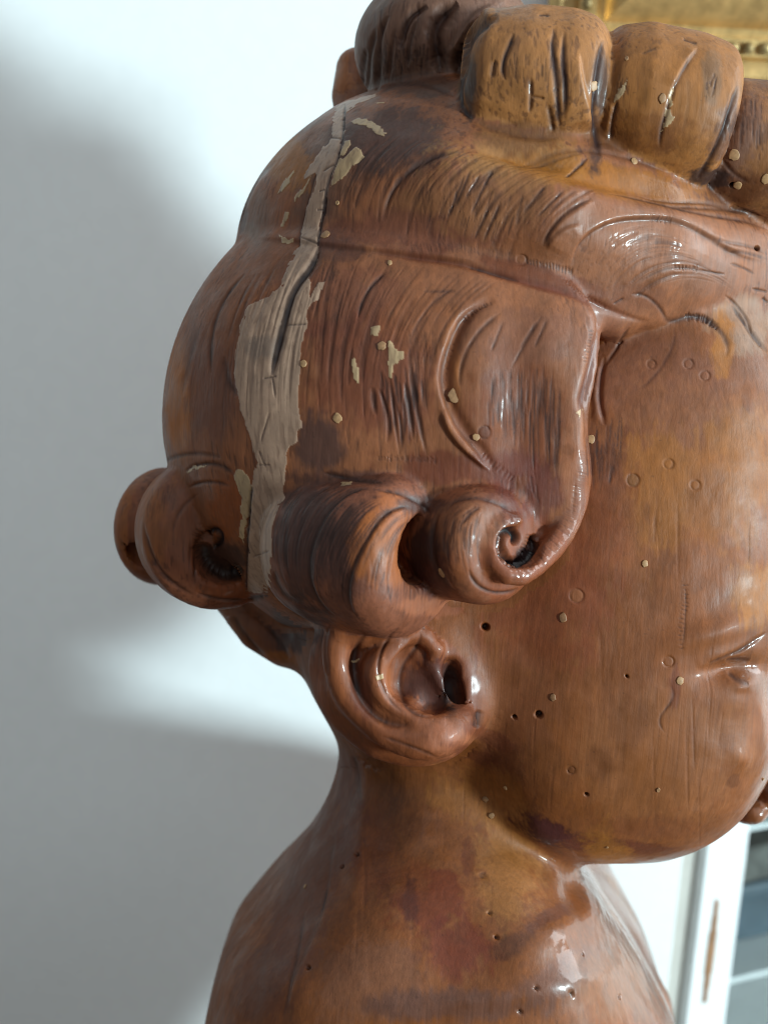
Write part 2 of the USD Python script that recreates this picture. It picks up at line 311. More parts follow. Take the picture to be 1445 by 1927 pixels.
# neck and shoulders: rows (v, left, right, near w, far w)
ROWS = np.array([(1150, 640, 1010, 170, -330), (1300, 634, 1030, 175, -340), (1400, 636, 1038, 168, -335), (1450, 634, 1046, 170, -330), (1495, 622, 1058, 188, -350), (1545, 600, 1071, 214, -350),
                 (1605, 558, 1086, 264, -480), (1660, 520, 1122, 302, -760), (1720, 474, 1160, 320, -845), (1800, 412, 1212, 328, -845), (1860, 393, 1246, 330, -845), (1927, 377, 1280, 330, -845), (2050, 360, 1310, 330, -760), (2300, 380, 1290, 420, -660), (2700, 430, 1240, 420, -600), (3300, 420, 1250, 430, -600)], float)
sl, x, y, w = win((-640, -100, -905), (900, 2250, 700))
vy = (y + 963.5)
from scipy.interpolate import PchipInterpolator
_vv = np.arange(1150, 3301, 10.0); _rr = PchipInterpolator(ROWS[:, 0], ROWS[:, 1:])(_vv); _rr = ndi.gaussian_filter1d(_rr, 2.2, axis=0, mode='nearest'); ROWS = np.column_stack([_vv, _rr])
cx = np.interp(vy, ROWS[:, 0], (ROWS[:, 1] + ROWS[:, 2]) / 2 - 722.5); hw = np.interp(vy, ROWS[:, 0], (ROWS[:, 2] - ROWS[:, 1]) / 2)
cw = np.interp(vy, ROWS[:, 0], (ROWS[:, 3] + ROWS[:, 4]) / 2); hd = np.interp(vy, ROWS[:, 0], (ROWS[:, 3] - ROWS[:, 4]) / 2)
xs = x - 0.2 * np.maximum(cw - w, 0) * np.clip((vy - 1560) / 90, 0, 1); ax_, aw_ = np.abs((xs - cx) / hw) + 1e-6, np.abs((w - cw) / hd) + 1e-6; pw = 2.0 + 1.2 * np.clip((vy - 1550) / 200, 0, 1)
k0 = (ax_ ** pw + aw_ ** pw) ** (1 / pw); k1 = np.sqrt(((ax_ / k0) ** (pw - 1) / hw) ** 2 + ((aw_ / k0) ** (pw - 1) / hd) ** 2) + 1e-9
d = ((k0 - 1) / k1 * 0.8).astype(np.float32)
d = np.maximum(d, y - 2200); d = np.maximum(d, (1150 - 963.5) - y)
union(sl, d, 0, FACE)
union(*ell_d((1146, 1076, 25), (330, 524, 315), flat=2.7, sq=2.5), 50, FACE)          # cheek and jaw
union(*ell_d((820, 1150, 0), (270, 300, 310)), 60, FACE)             # skull below the hair
union(*ell_d((1226, 785, 15), (240, 330, 292), flat=2.6), 60, FACE)           # brow
union(*ell_d((1404, 1518, -20), (38, 31, 64)), 14, FACE)             # lips
union(*ell_d((1456, 1436, -10), (58, 84, 90)), 22, FACE)
union(*chain_d([(1440, 1170, 0, 40), (1486, 1290, -5, 44), (1512, 1362, -5, 46), (1478, 1405, -5, 50)]), 30, FACE)            # upper lip and nose
union(*chain_d([(1120, 1760, -330, 60), (1200, 1900, -380, 75), (1215, 2050, -380, 80)]), 14, FACE)
# hair masses
POLY_U = [(380, 440), (450, 458), (600, 470), (760, 490), (950, 545), (1080, 605), (1180, 630), (1222, 612), (1240, 610), (1262, 612), (1300, 598), (1330, 615), (1365, 660), (1390, 692), (1445, 690), (1700, 660), (1700, -300), (380, -300)]
POLY_L = [(100, 300), (1040, 500), (1100, 560), (1118, 600), (1116, 640), (1100, 700), (1090, 760), (1095, 830), (1102, 890), (1092, 950), (1060, 1020), (1010, 1075), (965, 1096), (900, 1115), (700, 1180), (100, 1300)]
sl, d = ell_d((850, 790, 40), (524, 464, 410), flat=2.4); union(sl, smax(d, poly_d(sl, POLY_L, 380), 22), 6, HAIR)
sl, d = ell_d((915, 482, 105), (448, 318, 315))
sl2, d2 = chain_d([(645, 374, 140, 98), (710, 362, 260, 110), (860, 384, 318, 114), (1020, 420, 330, 118), (1180, 470, 250, 140), (1300, 520, 140, 158), (1385, 560, 90, 150)])
union(sl, smax(d, poly_d(sl, POLY_U, 380), 22), 8, HAIR)
union(sl2, smax(d2, poly_d(sl2, POLY_U, 380), 22), 18, HAIR)
# topknot and lumps behind it
union(*ell_d((838, 92, 150), (160, 128, 150)), 14, KNOT)
union(*chain_d([(672, 130, 0, 40), (668, 180, 10, 44), (690, 240, 20, 60)]), 20, HAIR)
# rolls on the crown
union(*drum_d((866, 155, 296), (1136, 174, 308), [(0, 94), (0.15, 114), (0.45, 126), (0.75, 124), (1, 110)], 38), 12, ROLL1)
union(*drum_d((1114, 176, 300), (1354, 230, 285), [(0, 106), (0.3, 126), (0.7, 128), (1, 118)], 28), 10, ROLL2)
union(*drum_d((1316, 256, 252), (1490, 312, 215), [(0, 100), (0.5, 118), (1, 118)], 30), 6, ROLL3)
# nape
union(*chain_d([(450, 1120, -40, 50), (500, 1170, -30, 60), (545, 1195, -10, 62), (620, 1215, 40, 60), (680, 1200, 120, 70)]), 24, HAIR)
# curls
union(*drum_d((262, 985, -80), (345, 995, 0), [(0, 70), (0.5, 112), (1, 118)], 60), 6, CURL1)
union(*drum_d((366, 992, 30), (428, 1003, 225), [(0, 100), (0.45, 133), (0.8, 136), (1, 122)], 44), 6, CURL2)
union(*drum_d((560, 1012, 270), (800, 1052, 430), [(0, 112), (0.35, 134), (0.8, 132), (1, 122)], 44), 6, CURL3)
carve(*drum_d((720, 1025, 400), (860, 1045, 470), [(0, 46), (1, 64)], 26), 8)
union(*drum_d((815, 1003, 320), (950, 1030, 462), [(0, 84), (0.4, 98), (0.8, 94), (1, 84)], 26), 5, CURL4)
# the S-shaped side lock that ends in the curl
SL = [(1112, 600, 345, 14), (1108, 650, 352, 17), (1095, 710, 362, 20), (1084, 770, 370, 20), (1084, 840, 380, 20), (1088, 900, 388, 20), (1076, 960, 400, 20), (1046, 1020, 425, 20), (1008, 1062, 450, 18), (968, 1084, 474, 17), (932, 1062, 480, 15), (926, 1018, 478, 13), (946, 984, 470, 12), (972, 978, 462, 10)]
union(*chain_d(spline(SL, 26)), 14, SLOCK)
# ear
union(*chain_d([(690, 1215, 298, 50), (676, 1290, 298, 50), (735, 1345, 305, 44)]), 20, EAR)
union(*ell_d((748, 1284, 272), (158, 128, 64), rotm(0, 0, 38)), 30, EAR)
union(*chain_d(spline([(770, 1180, 330, 20), (690, 1186, 345, 26), (640, 1196, 345, 25), (632, 1240, 342, 22), (650, 1300, 340, 22), (695, 1352, 340, 24), (760, 1388, 345, 30), (825, 1382, 338, 38), (862, 1362, 322, 30)], 24)), 14, EAR)
union(*chain_d(spline([(800, 1195, 335, 14), (745, 1215, 350, 20), (708, 1255, 355, 22), (712, 1305, 352, 22), (752, 1345, 352, 22), (820, 1362, 350, 20)], 16)), 8, EAR)
union(*chain_d([(858, 1200, 255, 30), (884, 1260, 262, 24), (892, 1320, 262, 22)]), 20, EAR)
carve(*chain_d([(772, 1258, 352, 28), (790, 1288, 346, 32), (812, 1318, 340, 26)]), 8)
carve(*chain_d([(846, 1256, 312, 14), (848, 1292, 300, 20), (858, 1328, 296, 18)]), 14)
union(*chain_d([(792, 1196, 338, 14), (822, 1222, 330, 13), (812, 1246, 326, 10)]), 8, EAR)
carve(*chain_d([(790, 1222, 360, 16), (760, 1250, 345, 24), (760, 1290, 340, 28)]), 10)
carve(*chain_d(spline([(700, 1216, 378, 12), (664, 1235, 376, 14), (672, 1290, 374, 13), (715, 1345, 374, 12), (760, 1364, 376, 8)], 10)), 8)
# hollows of the curls
carve(*chain_d(spline([(1004, 1026, 462, 18), (990, 1046, 470, 17), (966, 1052, 478, 12), (950, 1032, 478, 10), (956, 1008, 474, 9)], 12)), 5)
carve(*chain_d(spline([(256, 985, 30, 14), (258, 1030, 38, 20), (280, 1062, 45, 18)], 6)), 8)
carve(*chain_d(spline([(402, 1000, 238, 8), (384, 1025, 240, 15), (395, 1065, 238, 22), (430, 1078, 222, 20), (458, 1062, 212, 12)], 8)), 8)

def surface_nets(f):
    s = f < 0
    c = np.zeros(tuple(n - 1 for n in f.shape), np.int8)
    for o in np.ndindex(2, 2, 2):
        c += s[o[0]:f.shape[0] - 1 + o[0], o[1]:f.shape[1] - 1 + o[1], o[2]:f.shape[2] - 1 + o[2]]
    cell = np.argwhere((c > 0) & (c < 8))
    idx = np.full(c.shape, -1, np.int32); idx[tuple(cell.T)] = np.arange(len(cell))
    acc = np.zeros((len(cell), 3)); cnt = np.zeros(len(cell))
    corners = [np.array(o) for o in np.ndindex(2, 2, 2)]
    val = {tuple(o): f[tuple((cell + o).T)] for o in corners}
    for a in corners:
        for ax in range(3):
            if a[ax] == 0:
                b = a.copy(); b[ax] = 1; va, vb = val[tuple(a)], val[tuple(b)]; m = (va < 0) != (vb < 0)
                t = np.where(m, va / np.where(m, va - vb, 1), 0); p = a + t[:, None] * (b - a)
                acc[m] += p[m]; cnt[m] += 1
    verts = cell + acc / cnt[:, None]
    faces = []
    for ax in range(3):
        n = [slice(None)] * 3; n2 = [slice(None)] * 3; n[ax] = slice(0, -1); n2[ax] = slice(1, None)
        ch = s[tuple(n)] != s[tuple(n2)]; e = np.argwhere(ch)
        o1, o2 = [(1, 2), (2, 0), (0, 1)][ax]
        e = e[(e[:, o1] > 0) & (e[:, o2] > 0)]
        q = []
        for da, db in ((0, 0), (1, 0), (1, 1), (0, 1)):
            g = e.copy(); g[:, o1] -= da; g[:, o2] -= db; q.append(idx[tuple(g.T)])
        q = np.stack(q, 1); inside = s[tuple(e.T)]
        q = np.where(inside[:, None], q, q[:, ::-1])
        faces.append(q[:, [0, 1, 2]]); faces.append(q[:, [0, 2, 3]])
    faces = np.vstack(faces)
    return verts, faces
FIELD[0], FIELD[-1], FIELD[:, 0], FIELD[:, -1], FIELD[:, :, 0], FIELD[:, :, -1] = (400.0,) * 6
V, T = surface_nets(FIELD)
V = V * H + np.array([GX[0], GY[0], GW[0]])

def vnormals(v, f):
    n = np.zeros_like(v); fn = np.cross(v[f[:, 1]] - v[f[:, 0]], v[f[:, 2]] - v[f[:, 0]])
    for k in range(3):
        for a in range(3):
            n[:, a] += np.bincount(f[:, k], fn[:, a], len(v))
    return n / np.maximum(np.linalg.norm(n, axis=1, keepdims=True), 1e-12)
def uv_of(v):
    k = D0 / (D0 - v[:, 2]); return np.stack([v[:, 0] * k + 722.5, v[:, 1] * k + 963.5], 1)
def smooth(v, f, it, mask=None):
    e = np.vstack([f[:, [0, 1]], f[:, [1, 2]], f[:, [2, 0]]]); A = sp.coo_matrix((np.ones(len(e)), (e[:, 0], e[:, 1])), shape=(len(v),) * 2).tocsr()
    A = ((A + A.T) > 0).astype(float); Dg = sp.diags(1 / np.maximum(np.asarray(A.sum(1)).ravel(), 1)); A = Dg @ A
    m = 1.0 if mask is None else mask[:, None].astype(float)
    for i in range(it):
        v = v + m * 0.5 * (A @ v - v); v = v - m * 0.52 * (A @ v - v)
    return v
V = smooth(V, T, 3)
if ((V[T[:, 0]] * np.cross(V[T[:, 1]], V[T[:, 2]])).sum() < 0): T = T[:, ::-1]
def seen(v, f, margin, facing, low):
    n = vnormals(v, f); d = ((np.array([0, 0, D0]) - v) * n).sum(1); q = uv_of(v)
    b = np.clip((q / 16 + 20).astype(int), 0, [149, 179]); zb = np.full((150, 180), -2000.0); np.maximum.at(zb, tuple(b.T), v[:, 2]); zb = ndi.maximum_filter(zb, 3)
    return (d > facing) & (q[:, 0] > -margin) & (q[:, 0] < 1445 + margin) & (q[:, 1] > -margin) & (q[:, 1] < low) & (v[:, 2] > zb[tuple(b.T)] - 220)
# fine surface where the carving shows
for mg, fc, low in ((60, -500, 1990), (14, -200, 1600)):
    ok = seen(V, T, mg, fc, low); fi = np.nonzero(ok[T].all(1))[0]
    V, T = trimesh.remesh.subdivide(V, T, face_index=fi)[:2]
    core = seen(V, T, mg - 12, fc + 60, low - 12)
    nb = np.ones(len(V), bool); nb[np.unique(T[~core[T].all(1)])] = False
    V = smooth(V, T, 3, nb)
NRM = vnormals(V, T); UV = uv_of(V)
li = np.clip(np.round((V - [GX[0], GY[0], GW[0]]) / H).astype(int), 0, np.array(SH) - 1)
VL = LAB[tuple(li.T)]
# nearest surface along each line of sight, so that a tool mark lands on the front surface only
WB = np.full((260, 340), -2000.0); bi = np.clip((UV / 8 + 30).astype(int), 0, [259, 339])
np.maximum.at(WB, tuple(bi.T), V[:, 2]); WB = ndi.maximum_filter(WB, 3)
FRONT = (V[:, 2] > WB[tuple(bi.T)] - 110) & (((np.array([0, 0, D0]) - V) * NRM).sum(1) > 0)
print('verts', len(V), 'tris', len(T))

# ---- hand carving: strokes of the gouge, read off the photograph piece by piece and cut into the front surface
VIEWS = {0: (0, 0, 1), 1: (600, 0, 1.71), 2: (280, 150, 2.331), 3: (200, 750, 2.408), 4: (500, 850, 2.223), 5: (700, 450, 1.94), 6: (850, 1100, 2.4285), 7: (350, 1400, 2.223), 8: (900, 1500, 2.651), 9: (620, 0, 3.803), 10: (860, 0, 4.25), 11: (1105, 30, 4.25), 12: (1145, 350, 4.817), 13: (1250, 1150, 4.697)}
def q(view, *pts):
    a, b, k = VIEWS[view]; return np.array([(a + x / k, b + y / k) for x, y in pts])
base = {FACE: (117, 70, 41), HAIR: (128, 82, 58), KNOT: (108, 80, 68), ROLL1: (148, 104, 68), ROLL2: (144, 98, 60), ROLL3: (122, 82, 52), CURL1: (126, 78, 56), CURL2: (122, 76, 58), CURL3: (118, 73, 56), CURL4: (122, 76, 56), EAR: (118, 69, 46), SLOCK: (122, 74, 50)}
COL = np.array([lin(*base[k]) for k in range(12)])[VL]; COL = smooth(COL, T, 12)
_e = np.vstack([T[:, [0, 1]], T[:, [1, 2]], T[:, [2, 0]]]); AV = sp.coo_matrix((np.ones(len(_e)), (_e[:, 0], _e[:, 1])), shape=(len(V),) * 2).tocsr(); AV = ((AV + AV.T) > 0).astype(float); AV = sp.diags(1 / np.maximum(np.asarray(AV.sum(1)).ravel(), 1)) @ AV
FW_ = FRONT.astype(float)
for _ in range(8): FW_ = AV @ FW_
FW_ = np.clip(2 * FW_ - 1, 0, 1)
DISP = np.zeros(len(V)); PUT = np.zeros(len(V), bool)
NB = [meshkit.fbm(V / sc, 3, sd) for sc, sd in ((70.0, 1), (22.0, 2), (160.0, 3))]
STREAK = meshkit.fbm(V / np.array([5.0, 60.0, 5.0]), 3, 9)
fr = np.nonzero(FRONT)[0]; FU = UV[fr]; FTREE = cKDTree(FU)
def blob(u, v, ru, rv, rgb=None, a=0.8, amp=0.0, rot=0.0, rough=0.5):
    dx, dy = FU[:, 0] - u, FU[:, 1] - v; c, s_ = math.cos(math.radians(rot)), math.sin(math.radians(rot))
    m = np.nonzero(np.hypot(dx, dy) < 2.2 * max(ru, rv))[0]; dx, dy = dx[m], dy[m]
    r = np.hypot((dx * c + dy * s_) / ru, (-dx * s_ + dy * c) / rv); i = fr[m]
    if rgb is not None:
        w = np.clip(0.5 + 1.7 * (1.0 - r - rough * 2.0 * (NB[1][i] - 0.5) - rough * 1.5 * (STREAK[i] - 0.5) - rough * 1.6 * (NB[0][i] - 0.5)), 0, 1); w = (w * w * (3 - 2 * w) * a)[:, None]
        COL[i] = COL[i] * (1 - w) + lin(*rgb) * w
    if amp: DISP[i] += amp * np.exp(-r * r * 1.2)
def dense(p, step=2.0):
    p = np.asarray(p, float)
    if len(p) > 2: p = spline(p, 40)
    t = np.r_[0, np.cumsum(np.linalg.norm(np.diff(p, axis=0), axis=1))]; n = max(3, int(t[-1] / step)); tt = np.linspace(0, t[-1], n)
    return np.stack([np.interp(tt, t, p[:, 0]), np.interp(tt, t, p[:, 1])], 1), tt / t[-1]
def near(p, rad):
    pts, t = dense(p); lo, hi = pts.min(0) - rad, pts.max(0) + rad
    m = np.nonzero((FU[:, 0] > lo[0]) & (FU[:, 0] < hi[0]) & (FU[:, 1] > lo[1]) & (FU[:, 1] < hi[1]))[0]
    d, k = cKDTree(pts).query(FU[m], distance_upper_bound=rad); ok = np.isfinite(d)
    m, d, k = m[ok], d[ok], k[ok]; tg = np.gradient(pts, axis=0); tg /= np.linalg.norm(tg, axis=1, keepdims=True) + 1e-9
    e = FU[m] - pts[k]; side = tg[k, 0] * e[:, 1] - tg[k, 1] * e[:, 0]
    return fr[m], d, t[k], side
WAX = lin(46, 26, 22)
def cut(p, w=4.0, d=5.0, dark=0.7, taper=0.18, col=WAX):
    i, r, t, _ = near(p, 3 * w + 2); tp = np.clip(np.minimum(t, 1 - t) / taper, 0, 1) ** 0.7
    ww = w * (0.45 + 0.55 * tp) * (0.8 + 0.5 * (NB[1][i] - 0.3)); g = np.exp(-(r / ww) ** 2) * tp
    DISP[i] -= 0.42 * d * g
    if dark: a = (np.clip(np.exp(-(r / (ww * 0.95)) ** 2) * tp * dark * (0.6 + 1.0 * STREAK[i]), 0, 1))[:, None]; COL[i] = COL[i] * (1 - a) + col * a
def lip(p, d=8.0, L=40.0, sgn=1, dark=0.3, taper=0.15):
    """a step: the side sgn of the stroke stands proud by d and falls back over L"""
    i, r, t, sd = near(p, 2.5 * L); tp = np.clip(np.minimum(t, 1 - t) / taper, 0, 1); x = sd * sgn
    d = 0.6 * d
    DISP[i] += d * tp / (1 + np.exp(-x / 1.6)) * np.exp(-(np.maximum(x, 0) / L) ** 1.5)
    DISP[i] -= 0.4 * d * tp / (1 + np.exp(x / 1.6)) * np.exp(-(np.maximum(-x, 0) / (0.5 * L)) ** 1.5)
    a = (tp * dark * np.exp(-((x + 3) / 4) ** 2) * (0.5 + STREAK[i]))[:, None].clip(0, 1); COL[i] = COL[i] * (1 - a) + WAX * a
def ticks(p, n, length, w=1.8, d=3.0, dark=0.7, lean=0.0, jit=0.3):
    pts, t = dense(p); tg = np.gradient(pts, axis=0); tg /= np.linalg.norm(tg, axis=1, keepdims=True)
    for x in np.linspace(0.03, 0.97, n):
        k = int(x * (len(pts) - 1)); nv = np.array([-tg[k, 1], tg[k, 0]]) + lean * tg[k]; l = length * rng.uniform(1 - jit, 1 + jit)
        cut([pts[k] - nv * l / 2, pts[k] + nv * l / 2 + rng.normal(0, 1, 2)], w, d, dark * rng.uniform(0.6, 1), 0.3)
def between(a, b, n, w=2.0, d=2.5, dark=0.45):
    d *= 0.6
    """fine comb lines between two strokes"""
    a, b = dense(a)[0], dense(b)[0]; a = a[np.linspace(0, len(a) - 1, 12).astype(int)]; b = b[np.linspace(0, len(b) - 1, 12).astype(int)]
    for k in range(n):
        t = (k + rng.uniform(0.1, 0.9)) / n; p = a * (1 - t) + b * t; lo = rng.uniform(0, 0.5); hi = lo + rng.uniform(0.25, 0.5)
        cut(p[int(lo * 11):max(int(lo * 11) + 3, int(hi * 11) + 1)], w * rng.uniform(0.6, 1.3), d * rng.uniform(0.5, 1.3), dark * rng.uniform(0.4, 1.2))
def hole(u, v, r, d=12, dark=0.85):
    r *= 0.85
    m = np.nonzero(np.hypot(FU[:, 0] - u, FU[:, 1] - v) < 2 * r)[0]; i = fr[m]; rr = np.hypot(FU[m, 0] - u, (FU[m, 1] - v) * 1.05) / r
    DISP[i] -= d / (1 + np.exp((rr - 0.8) / 0.09)); a = (dark / (1 + np.exp((rr - 0.85) / 0.08)))[:, None]; COL[i] = COL[i] * (1 - a) + lin(44, 27, 20) * a
def ring(u, v, r, dark=0.55, fillc=None):
    dark *= rng.uniform(0.15, 0.7); r *= rng.uniform(0.8, 1.0)
    m = np.nonzero(np.hypot(FU[:, 0] - u, FU[:, 1] - v) < 1.6 * r)[0]; i = fr[m]; rr = np.hypot(FU[m, 0] - u, FU[m, 1] - v)
    g = np.exp(-((rr - r) / 1.6) ** 2); DISP[i] -= 1.1 * g; DISP[i] -= 0.5 * (rr < r)
    if fillc is not None: a = (0.7 * (rr < r))[:, None]; COL[i] = COL[i] * (1 - a) + lin(*fillc) * a
    a = (dark * g * (0.4 + NB[1][i] * 1.2))[:, None].clip(0, 1); COL[i] = COL[i] * (1 - a) + WAX * a
PATCHES = []
def putty(pts, name='putty_patch', rgb=(150, 124, 98), proud=0.7):
    pg = sg.Polygon(pts).buffer(0)
    x0, y0, x1, y1 = pg.bounds; m = np.nonzero((FU[:, 0] > x0 - 6) & (FU[:, 0] < x1 + 6) & (FU[:, 1] > y0 - 6) & (FU[:, 1] < y1 + 6))[0]; i = fr[m]
    jx = FU[m, 0] + 9 * (NB[1][i] - 0.5) + 12 * (STREAK[i] - 0.5); jy = FU[m, 1] + 7 * (meshkit.noise(V[i] / 9.0, 5) - 0.5)
    ok = shapely.contains_xy(pg, jx, jy); i = i[ok]
    PUT[i] = True; DISP[i] += proud; COL[i] = lin(*rgb) * (0.62 + 0.5 * NB[0][i] + 0.26 * NB[1][i])[:, None]; st = (np.clip((STREAK[i] - 0.52) / 0.1, 0, 1) * 0.35)[:, None]; COL[i] = COL[i] * (1 - st) + lin(96, 66, 48) * st; PART[i] = 20 + len(PATCHES); PATCHES.append(name)
PART = VL.copy()
# tool facets and unevenness over everything
DISP += 5 * (NB[0] - 0.5) * FRONT + 0.5 * (NB[1] - 0.5) * FRONT
wood = (0.86 + 0.28 * NB[2])[:, None] * (0.88 + 0.24 * NB[0])[:, None]; BAND = meshkit.fbm(V / np.array([16.0, 420.0, 16.0]), 3, 33); COL *= wood * 0.92 * (0.78 + 0.44 * BAND)[:, None]
hairy = np.isin(VL, [HAIR, CURL1, CURL2, CURL3, CURL4, SLOCK, ROLL1, ROLL2, ROLL3, KNOT])
sk = np.clip((STREAK - 0.56) / 0.12, 0, 1) * np.clip((NB[2] - 0.42) / 0.15, 0, 1) * hairy * 0.5
COL = COL * (1 - sk[:, None]) + lin(60, 34, 26) * sk[:, None]; DISP -= 0.5 * sk

# large tones: stain and wear, plus shade painted into ear hollow and curl gaps
for a in [(720, 265, 110, 60, (72, 48, 42), .95), (600, 330, 50, 110, (92, 68, 58), .6), (540, 300, 40, 60, (140, 94, 54), .8, 0, -40), (480, 400, 26, 50, (104, 78, 66), .7),
          (960, 300, 130, 55, (140, 102, 66), .8), (1180, 345, 200, 36, (132, 84, 36), .75, 0, 12), (900, 380, 140, 60, (124, 84, 58), .7), (1250, 455, 190, 90, (126, 84, 62), .7),
          (780, 440, 180, 40, (92, 52, 40), .7), (1010, 520, 150, 18, (86, 42, 22), .8, 0, 18), (640, 560, 130, 60, (104, 62, 48), .6),
          (980, 790, 90, 150, (96, 50, 28), .75), (1000, 930, 80, 60, (78, 34, 20), .85), (860, 880, 140, 30, (88, 42, 26), .8), (700, 700, 110, 120, (98, 54, 40), .7), (600, 840, 50, 60, (66, 44, 40), .85), (1000, 640, 110, 50, (110, 72, 56), .7),
          (335, 760, 24, 120, (150, 94, 50), .85), (400, 700, 50, 130, (104, 68, 56), .7), (440, 600, 60, 60, (118, 76, 54), .6),
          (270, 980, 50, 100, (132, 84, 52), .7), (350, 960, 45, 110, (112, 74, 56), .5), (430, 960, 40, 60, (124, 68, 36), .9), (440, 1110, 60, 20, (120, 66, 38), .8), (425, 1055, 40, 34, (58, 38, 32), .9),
          (575, 1000, 60, 110, (70, 46, 42), .85), (650, 1060, 40, 100, (80, 52, 46), .7), (735, 1020, 45, 80, (144, 88, 58), .8), (700, 1030, 36, 60, (130, 76, 40), .7), (806, 1040, 40, 66, (44, 22, 18), .95), (800, 950, 40, 18, (60, 34, 28), .8), (640, 900, 120, 16, (70, 42, 34), .7), (640, 470, 60, 20, (84, 52, 42), .6), (470, 430, 18, 16, (120, 104, 96), .5), (850, 700, 16, 90, (150, 96, 58), .5), (780, 600, 60, 60, (126, 78, 52), .5), (1075, 880, 20, 80, (134, 84, 58), .6), (900, 420, 60, 30, (134, 92, 64), .5), (800, 1140, 70, 18, (142, 90, 68), .8),  # darkest tones here put the shade between the curls into the colour
          (880, 1000, 60, 50, (128, 84, 60), .6), (890, 1060, 50, 30, (116, 68, 42), .6), (820, 1090, 30, 40, (70, 34, 26), .8),
          (550, 1190, 60, 50, (64, 40, 36), .9), (480, 1190, 40, 50, (112, 66, 42), .7), (520, 1240, 50, 14, (134, 80, 40), .8),
          (670, 1280, 26, 80, (92, 48, 34), .8, 0, -20), (820, 1290, 50, 50, (66, 34, 28), .9), (850, 1298, 20, 48, (44, 25, 19), 1.0, 0, 0, 0.15), (790, 1285, 40, 36, (70, 38, 29), .85), (640, 1260, 22, 80, (138, 84, 56), .7), (840, 1390, 45, 28, (138, 86, 64), .8), (720, 1300, 20, 60, (134, 82, 56), .7),  # dark bowl and slot tones paint the shade of the ear hollow
          (1010, 1120, 110, 140, (112, 60, 38), .7), (960, 1330, 90, 110, (116, 72, 50), .6), (1300, 880, 180, 150, (134, 86, 46), .75), (1240, 720, 150, 90, (112, 70, 52), .7), (1390, 620, 60, 50, (132, 106, 90), .7), (1360, 650, 24, 60, (140, 88, 38), .8),
          (1130, 960, 60, 160, (104, 54, 30), .6), (1420, 1120, 50, 60, (140, 90, 40), .7), (1250, 1420, 160, 130, (124, 80, 52), .6),
          (1010, 1555, 95, 22, (66, 28, 16), 1.0, 0, 20), (1150, 1592, 110, 14, (88, 44, 26), .8, 0, 5), (950, 1450, 40, 36, (92, 50, 28), .6), (890, 1420, 50, 14, (84, 42, 26), .7, 0, 20), (920, 1500, 30, 14, (96, 54, 30), .6),
          (800, 1690, 80, 60, (98, 46, 24), .8), (860, 1790, 70, 60, (96, 44, 22), .85), (760, 1650, 40, 40, (110, 64, 40), .6), (900, 1500, 90, 50, (134, 88, 50), .6), (950, 1640, 60, 110, (140, 96, 60), .75), (590, 1650, 60, 180, (90, 54, 42), .7, 0, 20), (660, 1500, 30, 120, (96, 60, 50), .6),
          (700, 1850, 120, 70, (112, 76, 60), .6), (860, 1890, 160, 30, (84, 58, 52), .7), (1060, 1830, 120, 30, (100, 68, 58), .7, 0, -25), (1160, 1650, 40, 90, (140, 92, 46), .7, 0, -25), (1150, 1850, 80, 80, (128, 92, 72), .6), (800, 1560, 50, 30, (96, 54, 30), .5)]:
    blob(*a)
for k in range(70):                                           # small worn spots and drips in the varnish on the smooth face
    u, v = rng.uniform(880, 1445), rng.uniform(620, 1600); blob(u, v, rng.uniform(4, 16), rng.uniform(6, 34), (98, 56, 30), rng.uniform(0.15, 0.5), 0, 0, 0.9)
for k in range(60):
    u, v = rng.uniform(450, 1200), rng.uniform(1440, 1927); blob(u, v, rng.uniform(4, 14), rng.uniform(6, 26), (90, 52, 32), rng.uniform(0.15, 0.45), 0, 0, 0.9)
for a in [(1180, 1350, 34, 60, (98, 58, 34), .5), (1270, 1290, 12, 40, (92, 44, 26), .6), (1125, 1440, 24, 30, (92, 54, 32), .5), (930, 1390, 60, 14, (88, 44, 28), .6, 0, 25), (1010, 1430, 50, 40, (108, 66, 40), .5), (1380, 1470, 14, 18, (84, 46, 24), .7), (1230, 1560, 90, 20, (96, 54, 32), .5), (1150, 870, 26, 90, (92, 50, 26), .6), (1110, 760, 18, 60, (88, 50, 28), .6), (1330, 950, 40, 90, (112, 66, 36), .4), (1200, 560, 60, 30, (104, 64, 46), .6), (1330, 520, 60, 40, (112, 76, 60), .5), (1130, 600, 40, 60, (116, 76, 60), .6),
          (880, 1300, 24, 60, (90, 48, 34), .6), (700, 1600, 40, 90, (104, 60, 44), .5), (880, 1620, 14, 40, (84, 42, 24), .7), (770, 1700, 16, 50, (70, 34, 20), .7), (500, 1850, 60, 70, (86, 50, 38), .6), (560, 1780, 40, 60, (104, 64, 50), .5), (960, 1780, 40, 20, (70, 40, 30), .6, 0, -30), (1010, 1740, 60, 14, (84, 50, 40), .7, 0, -30)]:
    blob(*a)
# large relief
blob(985, 800, 80, 150, amp=-12); blob(1505, 1300, 75, 95, amp=-30); blob(900, 700, 60, 120, amp=10); blob(760, 690, 90, 120, amp=6); blob(1030, 640, 50, 60, amp=8)
blob(1160, 345, 220, 22, amp=-14, rot=14); blob(1000, 290, 120, 16, amp=-14, rot=8)
blob(1385, 1262, 60, 22, amp=-26, rot=-8); blob(1395, 1285, 34, 16, amp=12); blob(1340, 1190, 90, 26, amp=10, rot=-15); blob(1385, 1320, 40, 30, amp=6); blob(1395, 1425, 24, 24, amp=6)
blob(1065, 1685, 24, 50, amp=-12, rot=-15); blob(1040, 1800, 95, 170, amp=26, rot=-12); blob(1020, 1770, 100, 30, amp=7, rot=-35); blob(960, 1700, 50, 90, amp=6); blob(830, 1780, 120, 60, amp=-10); blob(1100, 1720, 30, 70, amp=12, rot=-25); blob(900, 1880, 200, 26, amp=10, rot=-10)
